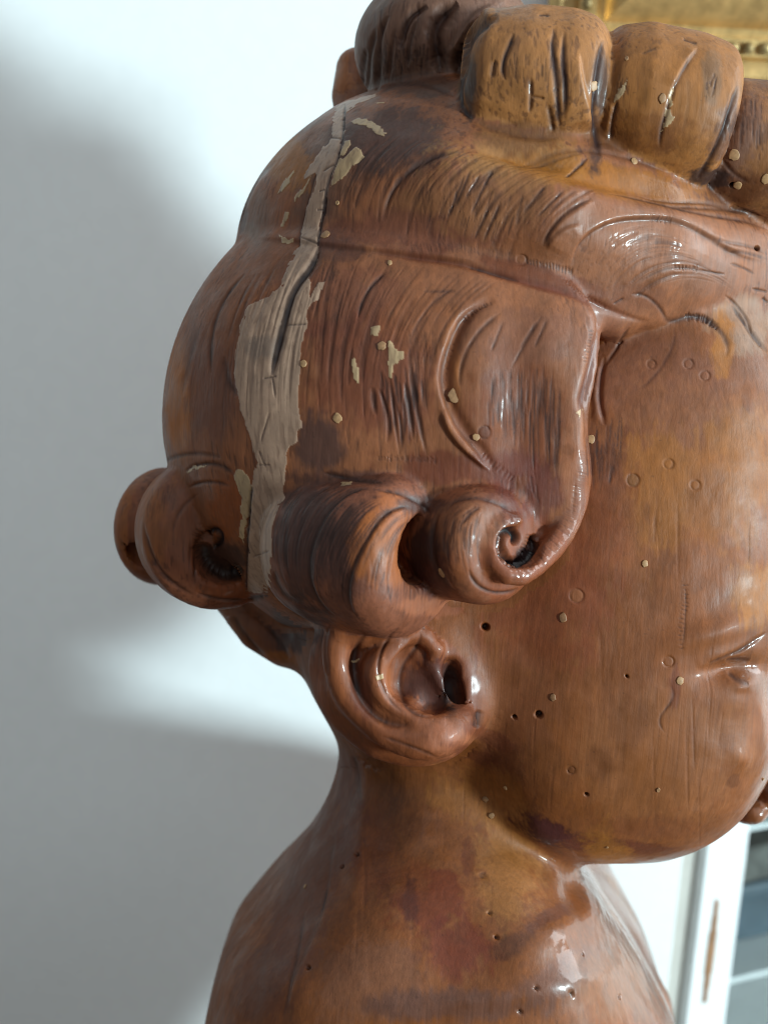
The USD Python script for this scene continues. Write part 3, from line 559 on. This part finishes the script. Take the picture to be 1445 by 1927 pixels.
blob(680, 1560, 26, 160, amp=8, rot=8); blob(1010, 1560, 90, 20, amp=8, rot=20)
# hair at the back and side
cut(q(2, (1370, 305), (1200, 360), (1100, 440), (1050, 520), (1028, 620)), 5, 7, .8); lip(q(2, (1370, 305), (1200, 360), (1100, 440), (1050, 520), (1028, 620)), 4, 40, 1, 0)
cut(q(2, (425, 850), (340, 950), (290, 1060), (270, 1180), (275, 1290)), 4, 6, .7); cut(q(2, (330, 1210), (340, 1300), (390, 1390)), 7, 6, .6); cut(q(2, (150, 1390), (170, 1250), (215, 1090)), 6, 3, .4)
cut(q(2, (1045, 840), (960, 930), (915, 1050)), 4, 6, .8); cut(q(2, (1200, 930), (1345, 928)), 4, 2, .5); cut(q(2, (430, 560), (400, 680)), 6, 6, .6); cut(q(2, (560, 350), (430, 520), (395, 690)), 5, 6, .5)
lip(q(2, (460, 700), (640, 705), (760, 720), (1000, 750), (1440, 800)), 6, 40, -1, .3)
for a in [((490, 545), (440, 660)), ((545, 570), (490, 690)), ((560, 640), (500, 770)), ((585, 650), (530, 775)), ((470, 560), (415, 700)), ((735, 590), (660, 680)), ((790, 610), (700, 700)), ((520, 560), (470, 640)), ((560, 545), (530, 600))]:
    cut(q(1, *a), 2.6, 4, .8)
between(q(1, (360, 600), (310, 800)), q(1, (680, 620), (620, 820)), 34, 1.7, 2.2, .6)
ticks(q(1, (290, 800), (450, 800), (640, 830)), 44, 26, 1.6, 1.5, .5, .2)
cut(q(1, (880, 640), (780, 700), (720, 790)), 4, 6, .6); lip(q(1, (880, 640), (780, 700), (720, 790)), 5, 30, -1, .2)
lip(q(1, (815, 870), (840, 775), (920, 718), (1060, 700), (1130, 705), (1250, 760), (1445, 835)), 9, 45, -1, .5); lip(q(1, (840, 720), (780, 740), (730, 800)), 5, 20, -1, .3)
ticks(q(5, (560, 80), (640, 95), (740, 120)), 30, 16, 1.6, 2, .8, .3); ticks(q(5, (700, 140), (760, 190), (860, 250)), 20, 10, 1.5, 2, .5, .3)
ticks(q(12, (385, 290), (480, 300), (570, 310)), 9, 12, 1.6, 3, .7); ticks(q(12, (600, 740), (700, 740), (810, 750)), 14, 14, 1.5, 4, .5); cut(q(12, (810, 755), (930, 780), (1060, 800)), 2.5, 4, .7)
ticks(q(12, (700, 1180), (800, 1190), (900, 1220), (980, 1290)), 18, 16, 2.2, 5, .95); cut(q(12, (480, 1130), (560, 1220), (700, 1190), (830, 1190), (960, 1270), (1070, 1420), (1060, 1560)), 7, 3, .7)
cut(q(12, (590, 1270), (590, 1420), (530, 1560), (400, 1740), (270, 1850)), 4, 1, .6, col=lin(70, 36, 22))
cut(q(12, (200, 980), (320, 990), (450, 1090), (520, 1200)), 4, 3, .6); cut(q(12, (140, 1010), (40, 1070)), 2.5, 3, .7)
cut(q(12, (1120, 1080), (1220, 1220), (1330, 1370), (1445, 1500)), 5, 8, .7); cut(q(12, (1050, 990), (1180, 1100), (1300, 1330)), 3, 5, .5); cut(q(12, (1100, 700), (1200, 730), (1330, 800)), 3, 4, .7); cut(q(12, (1080, 590), (1250, 610), (1440, 660)), 4, 4, .6); cut(q(12, (1300, 930), (1445, 960)), 3, 4, .7); cut(q(12, (1390, 1010), (1445, 1060)), 3, 4, .7)
cut(q(12, (880, 450), (1000, 500), (1160, 530), (1445, 620)), 4, 4, .5); cut(q(12, (0, 60), (250, 90), (500, 160), (760, 230), (1000, 270), (1445, 390)), 5, 6, .6); cut(q(12, (300, 50), (600, 120), (900, 140), (1200, 220), (1445, 300)), 4, 5, .5); cut(q(12, (500, 160), (760, 180), (1000, 190), (1440, 340)), 5, 5, .5)
cut(q(1, (600, 530), (720, 500), (860, 490)), 3, 3, .4); cut(q(1, (870, 500), (800, 555)), 3, 5, .9); cut(q(1, (620, 520), (800, 480), (960, 500), (1130, 560)), 5, 4, .4)
# groove between the tiers
cut(q(5, (0, 40), (200, 70), (340, 95), (540, 150), (700, 190), (860, 255), (1010, 300)), 9, 9, .6, col=lin(84, 40, 24)); cut(q(5, (340, 95), (540, 150)), 4, 5, .7)
for a, b in [(((720, 250), (650, 330), (625, 455)), ((860, 265), (770, 340), (740, 470))), (((860, 265), (770, 340), (740, 470)), ((1000, 300), (900, 370), (860, 500))), (((1000, 300), (900, 370), (860, 500)), ((1160, 350), (1060, 420), (1020, 535))),
             (((500, 480), (430, 620), (430, 860)), ((640, 470), (590, 640), (580, 850))), (((610, 480), (590, 640), (600, 860)), ((770, 490), (690, 640), (700, 880))), (((770, 490), (690, 640), (700, 880)), ((940, 530), (840, 640), (860, 850))), (((1120, 480), (1180, 430), (1300, 450)), ((1180, 590), (1260, 530), (1445, 600)))]:
    between(np.array(a, float), np.array(b, float), 40, 1.8, 2.2, .26); between(np.array(a, float), np.array(b, float), 7, 4.5, 4, .38)
# locks on the side
LK = q(5, (450, 225), (340, 290), (290, 400), (270, 520), (290, 600), (340, 700), (400, 770), (440, 850)); cut(LK, 14, 15, .4, col=lin(90, 50, 40)); lip(LK + [-12, 4], 8, 30, 1, .5); cut(q(5, (470, 270), (400, 330), (340, 420), (320, 540)), 4, 5, .6)
lip(q(5, (250, 620), (280, 710), (340, 780), (430, 850)), 9, 18, -1, .3); ticks(q(5, (430, 235), (380, 260), (330, 300)), 12, 10, 1.8, 3, .8); ticks(q(5, (300, 380), (270, 480), (280, 590)), 10, 10, 1.5, 2, .3)
for a in [((620, 280), (560, 380), (510, 470)), ((600, 300), (540, 400)), ((640, 290), (590, 400)), ((480, 300), (430, 420)), ((300, 180), (200, 260), (140, 380))]: cut(q(5, *a), 2.6, 3, .6)
between(q(5, (420, 480), (420, 760)), q(5, (690, 450), (690, 960)), 90, 1.7, 1.8, .75); between(q(5, (470, 860), (460, 960)), q(5, (600, 860), (620, 1040)), 24, 1.7, 2, .6)
between(q(5, (120, 330), (150, 560)), q(5, (230, 300), (240, 620)), 22, 1.7, 1.8, .5); between(q(5, (780, 660), (780, 960)), q(5, (920, 640), (900, 920)), 40, 1.7, 1.2, .6)
for a in [((64, 480), (78, 640), (98, 790)), ((135, 450), (160, 600), (205, 800)), ((118, 520), (138, 650), (150, 740)), ((30, 540), (52, 660), (48, 740)), ((92, 600), (108, 700), (112, 770)), ((0, 540), (15, 650))]: cut(q(5, *a) + rng.normal(0, 2, (len(a), 2)), rng.uniform(3, 6.5), rng.uniform(4, 8), rng.uniform(.5, .85), .3)
between(q(5, (20, 480), (40, 620), (30, 780)), q(5, (190, 440), (200, 600), (215, 790)), 40, 2, 2.4, .7)
ticks(q(5, (20, 800), (120, 800), (240, 808)), 22, 14, 1.7, 2.5, .6); ticks(q(5, (400, 790), (520, 880)), 9, 22, 1.8, 3, .5)
cut(q(5, (815, 335), (806, 420), (780, 540), (757, 640)), 9, 11, .6, col=lin(70, 44, 44)); ticks(q(5, (800, 335), (790, 390), (775, 450)), 11, 12, 1.8, 4, .7)
cut(q(5, (850, 430), (832, 500), (828, 580), (850, 680)), 6, 9, .6, col=lin(80, 48, 44)); lip(q(5, (850, 430), (832, 500), (828, 580), (850, 680)), 5, 14, 1, 0); cut(q(5, (940, 320), (890, 400), (850, 460)), 3.5, 4, .6); cut(q(5, (880, 820), (865, 900)), 3, 2, .7)
ticks(q(4, (1340, 0), (1310, 150), (1270, 280)), 34, 26, 1.4, 1.2, .35); ticks(q(4, (1270, 280), (1180, 420), (1040, 510)), 12, 30, 1.4, 2, .35); ticks(q(4, (1110, 350), (1080, 430), (1010, 480)), 12, 24, 1.8, 3.5, .8)
# curls
CA, CB, CC = q(4, (430, 155), (310, 210), (230, 320), (190, 450), (210, 590), (290, 690)), q(4, (610, 232), (500, 270), (430, 360), (370, 480), (350, 600), (390, 700)), q(4, (150, 130), (70, 220), (32, 340), (40, 480), (100, 600))
lip(CA, 8, 34, -1, .6); cut(CA, 5, 6, .7); lip(CB, 5, 26, -1, .5); cut(CB, 4, 5, .7); between(CA, CB, 50, 1.8, 2, .7); between(CC, CA, 46, 1.8, 2, .6); between(CB, q(4, (600, 300), (540, 420), (530, 560), (560, 680)), 26, 1.8, 2, .55)
cut(q(4, (240, 88), (400, 120), (485, 130)), 5, 6, .8); cut(q(4, (460, 160), (600, 190), (690, 260)), 5, 6, .7); ticks(q(4, (540, 250), (610, 235)), 8, 8, 1.6, 2, .6)
cut(q(4, (900, 230), (845, 270), (820, 305)), 3.5, 4, .7); cut(q(4, (880, 225), (830, 260)), 3, 3, .5); cut(q(4, (1050, 255), (960, 210), (860, 190), (760, 230)), 5, 5, .6); cut(q(4, (720, 260), (695, 390), (725, 510), (800, 590)), 6, 8, .7); cut(q(4, (850, 490), (895, 565), (980, 592), (1060, 570)), 4, 6, .8)
between(q(4, (760, 250), (740, 400), (790, 560)), q(4, (930, 240), (900, 400), (940, 560)), 40, 1.7, 1.8, .6)
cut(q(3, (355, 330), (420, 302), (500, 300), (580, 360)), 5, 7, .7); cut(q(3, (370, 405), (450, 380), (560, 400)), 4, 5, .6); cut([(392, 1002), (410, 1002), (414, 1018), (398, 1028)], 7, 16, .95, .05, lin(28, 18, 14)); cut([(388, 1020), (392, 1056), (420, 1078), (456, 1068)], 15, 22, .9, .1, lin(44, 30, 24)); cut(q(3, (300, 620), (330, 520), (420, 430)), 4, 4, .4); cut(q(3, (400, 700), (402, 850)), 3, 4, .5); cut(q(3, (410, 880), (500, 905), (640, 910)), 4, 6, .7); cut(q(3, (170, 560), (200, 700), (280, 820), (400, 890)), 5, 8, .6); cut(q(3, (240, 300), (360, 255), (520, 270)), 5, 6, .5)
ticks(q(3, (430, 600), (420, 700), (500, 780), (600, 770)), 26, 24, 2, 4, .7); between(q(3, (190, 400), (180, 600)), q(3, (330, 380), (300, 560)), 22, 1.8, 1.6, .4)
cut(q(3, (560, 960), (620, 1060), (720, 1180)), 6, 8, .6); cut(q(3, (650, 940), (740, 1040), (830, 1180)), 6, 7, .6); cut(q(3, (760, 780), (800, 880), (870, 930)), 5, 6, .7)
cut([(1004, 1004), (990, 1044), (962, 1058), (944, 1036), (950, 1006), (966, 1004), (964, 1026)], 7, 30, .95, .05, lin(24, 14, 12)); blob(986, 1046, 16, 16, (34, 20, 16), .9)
# ear
cut(q(4, (420, 760), (380, 820), (370, 930), (410, 1050), (500, 1130), (590, 1140)), 8, 12, .75); cut(q(4, (560, 740), (500, 800), (470, 900), (500, 1010), (570, 1090)), 4, 5, .5); cut(q(4, (640, 740), (640, 800), (590, 870), (560, 960), (580, 1050), (700, 1110)), 5, 5, .6); cut(q(4, (270, 720), (250, 820), (270, 950)), 4, 3, .4); cut(q(4, (890, 1080), (880, 1160)), 9, 6, .8); cut(q(4, (480, 1190), (620, 1240), (720, 1280)), 4, 4, .5)
# rolls and topknot
for w_, dk, a in [(5, .9, ((450, 260), (400, 400), (365, 520), (385, 640))), (6, .95, ((790, 200), (765, 330), (780, 560), (800, 760), (820, 1040))), (6, .9, ((860, 240), (850, 480), (860, 700), (850, 960))), (5, .6, ((300, 470), (275, 620))), (4, .6, ((590, 620), (590, 760), (580, 900))), (3, .5, ((600, 770), (700, 785))), (5, .7, ((730, 830), (770, 1060)))]: cut(q(10, *a), w_, 7, dk)
lip(q(10, (980, 420), (1000, 600), (1060, 860), (1100, 1040)), 8, 30, 1, .2); between(q(10, (260, 400), (260, 700)), q(10, (760, 420), (740, 760)), 34, 1.6, 1.6, .6); between(q(10, (760, 400), (790, 900)), q(10, (880, 400), (880, 900)), 18, 1.8, 2, .7)
cut(q(10, (160, 985), (330, 1040), (560, 1085), (800, 1100)), 8, 6, .7); cut(q(10, (650, 122), (700, 112), (738, 125)), 3, 5, .9)
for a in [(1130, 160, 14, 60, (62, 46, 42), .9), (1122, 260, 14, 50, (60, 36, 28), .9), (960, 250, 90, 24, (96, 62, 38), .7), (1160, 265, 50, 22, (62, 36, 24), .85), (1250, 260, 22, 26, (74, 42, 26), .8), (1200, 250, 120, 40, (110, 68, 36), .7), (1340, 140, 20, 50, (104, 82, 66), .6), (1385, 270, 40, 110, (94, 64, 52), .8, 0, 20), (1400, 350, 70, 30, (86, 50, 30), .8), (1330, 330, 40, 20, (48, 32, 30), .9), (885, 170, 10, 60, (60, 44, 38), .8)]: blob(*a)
cut(q(11, (240, 680), (200, 820), (180, 1000)), 4, 7, .6); lip(q(11, (215, 680), (190, 820), (178, 1010)), 5, 20, 1, .2); cut(q(11, (890, 250), (770, 420), (690, 580), (640, 740), (590, 920), (580, 1060)), 4, 6, .8); lip(q(11, (890, 250), (770, 420), (690, 580)), 6, 26, 1, .2); cut(q(11, (430, 300), (560, 245)), 3, 3, .5); cut(q(11, (760, 180), (880, 215)), 3.5, 5, .8)
between(q(11, (960, 460), (950, 680)), q(11, (1050, 440), (1000, 680)), 14, 1.8, 2, .7); between(q(11, (1100, 640), (1080, 1100)), q(11, (1400, 660), (1400, 1200)), 40, 1.9, 2, .6); cut(q(11, (1080, 1140), (1200, 1280), (1300, 1330)), 5, 4, .5); between(q(11, (240, 450), (220, 700)), q(11, (330, 480), (280, 760)), 10, 1.8, 2, .7)
for w_, d_, dk, a in [(8, 12, .7, ((700, 40), (560, 140), (520, 260), (500, 350))), (16, 24, .8, ((920, 20), (790, 130), (750, 260), (770, 400), (795, 520))), (12, 18, .8, ((1210, 120), (1040, 200), (960, 330), (945, 560))), (6, 9, .6, ((430, 110), (360, 250), (345, 450), (335, 650))), (5, 7, .5, ((330, 200), (285, 400), (275, 640))), (5, 6, .5, ((620, 150), (570, 300), (560, 480))), (5, 6, .5, ((260, 340), (240, 480), (235, 640))), (4, 5, .4, ((470, 200), (440, 380), (430, 560)))]: cut(q(9, *a), w_, 1.9 * d_, dk)
cut([(1136, 72), (1126, 120), (1119, 170), (1117, 215), (1128, 292)], 6, 9, .95, .1); cut([(874, 130), (866, 165), (872, 205), (892, 222)], 6, 8, .9, .1); cut([(1388, 160), (1366, 230), (1340, 290), (1310, 335)], 6, 9, .9, .1)
lip(q(9, (830, 380), (930, 240), (1060, 80), (1180, 30)), 9, 26, 1, .2); between(q(9, (360, 300), (340, 640)), q(9, (700, 300), (700, 600)), 50, 1.7, 2.2, .6); cut(q(9, (360, 680), (520, 590), (700, 600), (900, 690)), 6, 6, .6); blob(790, 160, 90, 20, (70, 54, 50), .7); blob(650, 150, 24, 60, (150, 96, 60), .8); blob(700, 150, 20, 60, (100, 84, 78), .6)
# face, eye, neck
cut(q(13, (380, 470), (540, 410), (700, 330), (910, 190)), 5, 6, .5); cut(q(13, (590, 390), (690, 350), (760, 300)), 3, 4, .5); cut(q(13, (560, 440), (700, 440), (820, 455)), 5, 6, .6); lip(q(13, (560, 465), (690, 490), (820, 465)), 4, 14, 1, .2); cut(q(13, (610, 560), (650, 610), (740, 640)), 7, 7, .6); lip(q(13, (560, 440), (440, 470), (300, 520)), 2, 20, 1, .1)
ticks(q(6, (1065, 0), (1060, 120), (1040, 230), (1048, 300)), 16, 13, 1.4, 2, .7); cut(q(6, (1068, 0), (1066, 150), (1045, 300)), 1.8, 2, .5); cut(q(6, (1000, 460), (1000, 540), (970, 580), (975, 680)), 3, 2, .5)
for k in range(26):
    u = rng.uniform(1000, 1440); v = rng.uniform(700, 1450); cut([(u, v), (u + rng.normal(0, 4), v + rng.uniform(40, 170))], rng.uniform(1.2, 3), rng.uniform(0.5, 1.6), rng.uniform(0.1, 0.35), col=lin(80, 44, 24))
lip(q(7, (640, 330), (615, 480), (570, 720), (500, 880), (440, 1170)), 5, 60, -1, .25); cut(q(7, (590, 610), (570, 710)), 4, 3, .7); cut(q(7, (690, 30), (720, 120), (740, 240)), 6, 5, .4); cut(q(7, (500, 700), (460, 900), (400, 1170)), 4, 3, .5)
for k in range(16):
    u = rng.uniform(640, 1050); v = rng.uniform(1430, 1750); cut([(u, v), (u + rng.normal(0, 3), v + rng.uniform(60, 200))], rng.uniform(1.2, 2.4), rng.uniform(0.4, 1.2), rng.uniform(0.1, 0.35), col=lin(80, 46, 26))
# worm holes and plugged holes
for vw, x, y, r in [(4, 918, 733, 9), (4, 1040, 1110, 5), (4, 1140, 1100, 9), (6, 615, 960, 4), (7, 725, 472, 6), (7, 660, 520, 6), (7, 515, 940, 7), (7, 1265, 712, 5), (7, 1295, 815, 5), (8, 85, 705, 5), (8, 265, 950, 6), (8, 430, 980, 7), (8, 200, 1065, 6), (8, 695, 1005, 5), (8, 478, 805, 4), (11, 1160, 1350, 6), (6, 800, 420, 3), (12, 1350, 560, 6)]:
    hole(*q(vw, (x, y))[0], r * (0.7 if vw in (7, 8) else 1), 9 if vw in (7, 8) else 12, 0.7 if vw in (7, 8) else 0.85)
for vw, x, y, r, c in [(1, 653, 835, 10, None), (5, 1083, 820, 10, None), (5, 953, 880, 12, (112, 76, 48)), (5, 1155, 455, 11, None), (5, 1215, 498, 9, None), (5, 1180, 898, 9, None), (5, 1020, 455, 9, None), (6, 990, 353, 11, None), (4, 1300, 603, 13, (128, 82, 56)), (7, 1237, 555, 6, (92, 58, 36)), (6, 545, 850, 8, (96, 56, 32)), (5, 410, 705, 14, (80, 42, 26))]:
    ring(*q(vw, (x, y))[0], r, .55, c)
# putty over the split and the chips
STRIP = np.vstack([q(2, (1000, 62), (870, 95), (825, 120), (805, 200), (800, 260), (745, 320), (690, 400), (680, 432), (725, 410), (740, 425), (690, 560), (670, 690), (655, 740), (600, 830), (580, 900), (530, 950), (490, 965), (440, 990), (400, 1080), (375, 1200), (375, 1300)),
                   q(3, (600, 0), (615, 60), (640, 150), (670, 230), (690, 290), (665, 330), (655, 480), (640, 620), (635, 880), (740, 880), (750, 600), (770, 520), (800, 450), (810, 330), (825, 230), (870, 190), (885, 110), (865, 0)),
                   q(2, (670, 1290), (665, 1150), (690, 1060), (700, 1000), (740, 960), (775, 880), (745, 890), (705, 960), (700, 870), (730, 780), (745, 700), (755, 650), (770, 540), (790, 450), (820, 370), (850, 240), (860, 150), (920, 105), (1000, 78))])
putty(STRIP, 'putty_strip', (156, 124, 102))
for vw, pts in [(2, ((890, 185), (930, 163), (985, 180), (1045, 225), (1035, 245), (1000, 235), (960, 205), (900, 192))), (2, ((800, 475), (830, 350), (870, 330), (915, 296), (947, 335), (880, 390), (850, 430))), (2, ((832, 335), (850, 290), (870, 262), (888, 285), (860, 320))), (2, ((555, 500), (600, 430), (640, 395), (612, 450), (570, 495))), (2, ((580, 645), (602, 580), (614, 590), (598, 645))), (2, ((568, 688), (632, 698), (634, 714), (590, 710))), (2, ((984, 1082), (1007, 1078), (1008, 1125), (986, 1122))),
                (2, ((1052, 1155), (1072, 1155), (1088, 1192), (1112, 1192), (1118, 1222), (1092, 1238), (1078, 1262), (1067, 1312), (1052, 1308))), (2, ((888, 1225), (906, 1215), (920, 1270), (912, 1338), (893, 1310))), (3, ((563, 350), (600, 318), (642, 355), (662, 400), (662, 480), (642, 540), (622, 655), (603, 620), (613, 540), (608, 470), (618, 450), (588, 400))), (3, ((358, 328), (400, 304), (466, 306), (420, 318), (365, 334))), (3, ((1058, 378), (1112, 372), (1114, 392), (1068, 390))),
                (11, ((215, 690), (240, 590), (320, 500), (300, 570), (270, 650), (225, 690))), (11, ((645, 730), (655, 640), (685, 560), (685, 620), (668, 732))), (11, ((585, 945), (620, 840), (630, 745), (672, 742), (690, 810), (672, 860), (620, 900))), (5, ((748, 628), (768, 620), (762, 650), (752, 648))), (2, ((640, 520), (720, 410), (690, 470), (645, 535))), (4, ((360, 880), (385, 862), (392, 868), (368, 886))), (4, ((455, 940), (480, 930), (484, 950), (462, 956))), (9, ((340, 730), (390, 728), (398, 742), (350, 742)))]:
    putty(q(vw, *pts), rgb=(164, 134, 98))
cut(q(2, (862, 105), (850, 230), (822, 360), (790, 440), (775, 510), (755, 650), (738, 735)), 2.6, 7, .95, .05); cut(q(2, (740, 725), (700, 830), (650, 900), (600, 1030), (560, 1180), (540, 1300)), 8, 18, 1.0, .12); cut(q(2, (775, 510), (768, 600)), 4, 6, .9); cut(q(2, (540, 1300), (555, 1398)), 2, 4, .5)
for a in [((800, 252), (845, 258)), ((765, 402), (815, 370)), ((745, 490), (775, 480)), ((735, 570), (765, 568)), ((670, 695), (745, 720)), ((600, 1075), (690, 1070)), ((500, 1310), (560, 1300)), ((655, 740), (690, 560)), ((735, 410), (690, 560))]: cut(q(2, *a), 2, 4, .6, .1)
for a in [((740, 60), (700, 200)), ((690, 230), (720, 310)), ((680, 300), (745, 300)), ((640, 620), (650, 480)), ((800, 450), (760, 540)), ((660, 720), (745, 690))]: cut(q(3, *a), 2, 3, .45)
cut(q(3, (660, 395), (650, 500), (640, 640), (634, 880)), 3, 6, .9, .05); cut(q(3, (640, 905), (700, 900), (745, 880)), 5, 6, .9)
blob(490, 650, 26, 22, (110, 90, 78), .6)
SPECK = meshkit.noise(V / 3.2, 21) > 0.93; COL[SPECK & FRONT] *= 0.72
lum = COL @ [0.3, 0.6, 0.1]; wd = PART < 20; COL[wd] = np.clip(0.90 * np.array([1.06, 0.98, 0.88]) * (lum[:, None] + 1.14 * (COL - lum[:, None])), 0.006, 1)[wd]
GLOSS = np.where(VL == FACE, 0.06, np.where(VL == SLOCK, 0.5, 0.05)) + 0.5 * (NB[0] - 0.5) + 0.4 * (NB[1] - 0.5); GLOSS += 0.8 * np.clip((UV[:, 0] - 960) / 100, 0, 1) * (VL == FACE) * np.clip(np.maximum(np.minimum((UV[:, 0] - 1395) / 40, (UV[:, 1] - 1190) / 40), (UV[:, 1] - 1590) / 50), 0, 1) - 0.25 * (VL == KNOT)
GLOSS[(VL == FACE) & (UV[:, 0] > 1250) & (UV[:, 1] < 1190)] *= 0.1
GLOSS = np.clip(GLOSS, 0.0, 1)
DISP *= FW_; DISP = 0.6 * DISP + 0.4 * (AV @ DISP)
V = V + NRM * DISP[:, None]

# ---- write it out
bust = thing('wooden_bust', 'brown varnished carved wooden bust with rolled and curled hair before the white wall', 'bust', world(np.array([100.0, 1180.0, -100.0])))
W3 = world(V); NW = (vnormals(V, T) @ np.stack([R, -U, B]))
def add_part(name, faces, mat_, label=None, parent=None):
    if len(faces) == 0: return None
    ids, inv = np.unique(faces, return_inverse=True)
    m = UsdGeom.Mesh.Define(stage, numbered(str((parent or bust).GetPath()) + '/' + name))
    fill(m, W3[ids] - origin(bust), inv.reshape(-1, 3)[:, ::-1], NW[ids], mat_, COL[ids], GLOSS[ids])
    tag(m.GetPrim(), label)
    return m.GetPrim()
FP = np.median(PART[T], axis=1).astype(int)
for k, nm in enumerate(PARTS):
    add_part(nm, T[FP == k], 'varnished_wood')
for k, nm in enumerate(PATCHES):
    add_part(nm, T[FP == 20 + k], 'putty', 'wide grey putty strip with a dark crack' if k == 0 else None)
# pegs: small pale plugs set flush in the wood
for k_, c_ in enumerate([(158, 120, 82), (140, 102, 68), (122, 84, 54)]): plain('peg_wood_' + 'abc'[k_], tuple(lin(*c_)), 0.5, 900.0, 0.25)
def peg(u, v, r, squash=1.0):
    d, i = FTREE.query((u, v), k=12); i = fr[i]; c = V[i].mean(0); n = NRM[i].mean(0); n /= np.linalg.norm(n)
    a = np.cross(n, [0, 1, 0.2]); a /= np.linalg.norm(a); b = np.cross(n, a)
    ang = np.linspace(0, 2 * np.pi, 15)[:-1]; jit = 1 + 0.08 * rng.standard_normal(14)
    def rim(rr, h): return c + n * h + rr * (jit * np.cos(ang) * squash)[:, None] * a + rr * (jit * np.sin(ang))[:, None] * b
    v0, v1 = rim(r, -5.0), rim(r, 1.0); v2 = rim(r * 0.8, 2.0); pts = np.vstack([v0, v1, v2, c + n * 1.8]); f = []
    for k in range(14):
        j = (k + 1) % 14
        f += [(k, j, 14 + j), (k, 14 + j, 14 + k), (14 + k, 14 + j, 28 + j), (14 + k, 28 + j, 28 + k), (28 + k, 28 + j, 42)]
    f = np.array(f); m = trimesh.Trimesh(world(pts), f, process=False); m.fix_normals()
    if ((m.face_normals.mean(0)) @ (np.array([R, -U, B]).T @ n)) < 0: m.invert()
    obj('peg', m, 'peg_wood_' + 'aabc'[int(rng.integers(4))], bust, 50)
for vw, x, y, r in [(1, 1337, 497, 10), (1, 1346, 595, 8), (1, 1440, 575, 9), (1, 1105, 315, 9), (1, 887, 275, 9), (1, 1015, 517, 7), (1, 990, 187, 4), (1, 228, 845, 5), (2, 777, 682, 8), (2, 1022, 1170, 8), (2, 677, 1245, 6), (5, 300, 570, 12), (5, 380, 722, 6), (5, 798, 730, 8), (5, 995, 1185, 7), (3, 1048, 88, 8), (4, 733, 510, 8), (4, 1240, 695, 8), (4, 1202, 1028, 7), (6, 1042, 440, 8), (6, 943, 940, 5), (6, 155, 982, 6), (6, 182, 1056, 6), (6, 245, 930, 4), (7, 497, 598, 4), (2, 828, 540, 4), (6, 1420, 890, 3), (6, 710, 1200, 3)]:
    uu, vv = q(vw, (x, y))[0]; peg(uu, vv, r * rng.uniform(0.8, 1.0), rng.uniform(0.72, 1.0))
print('t end')
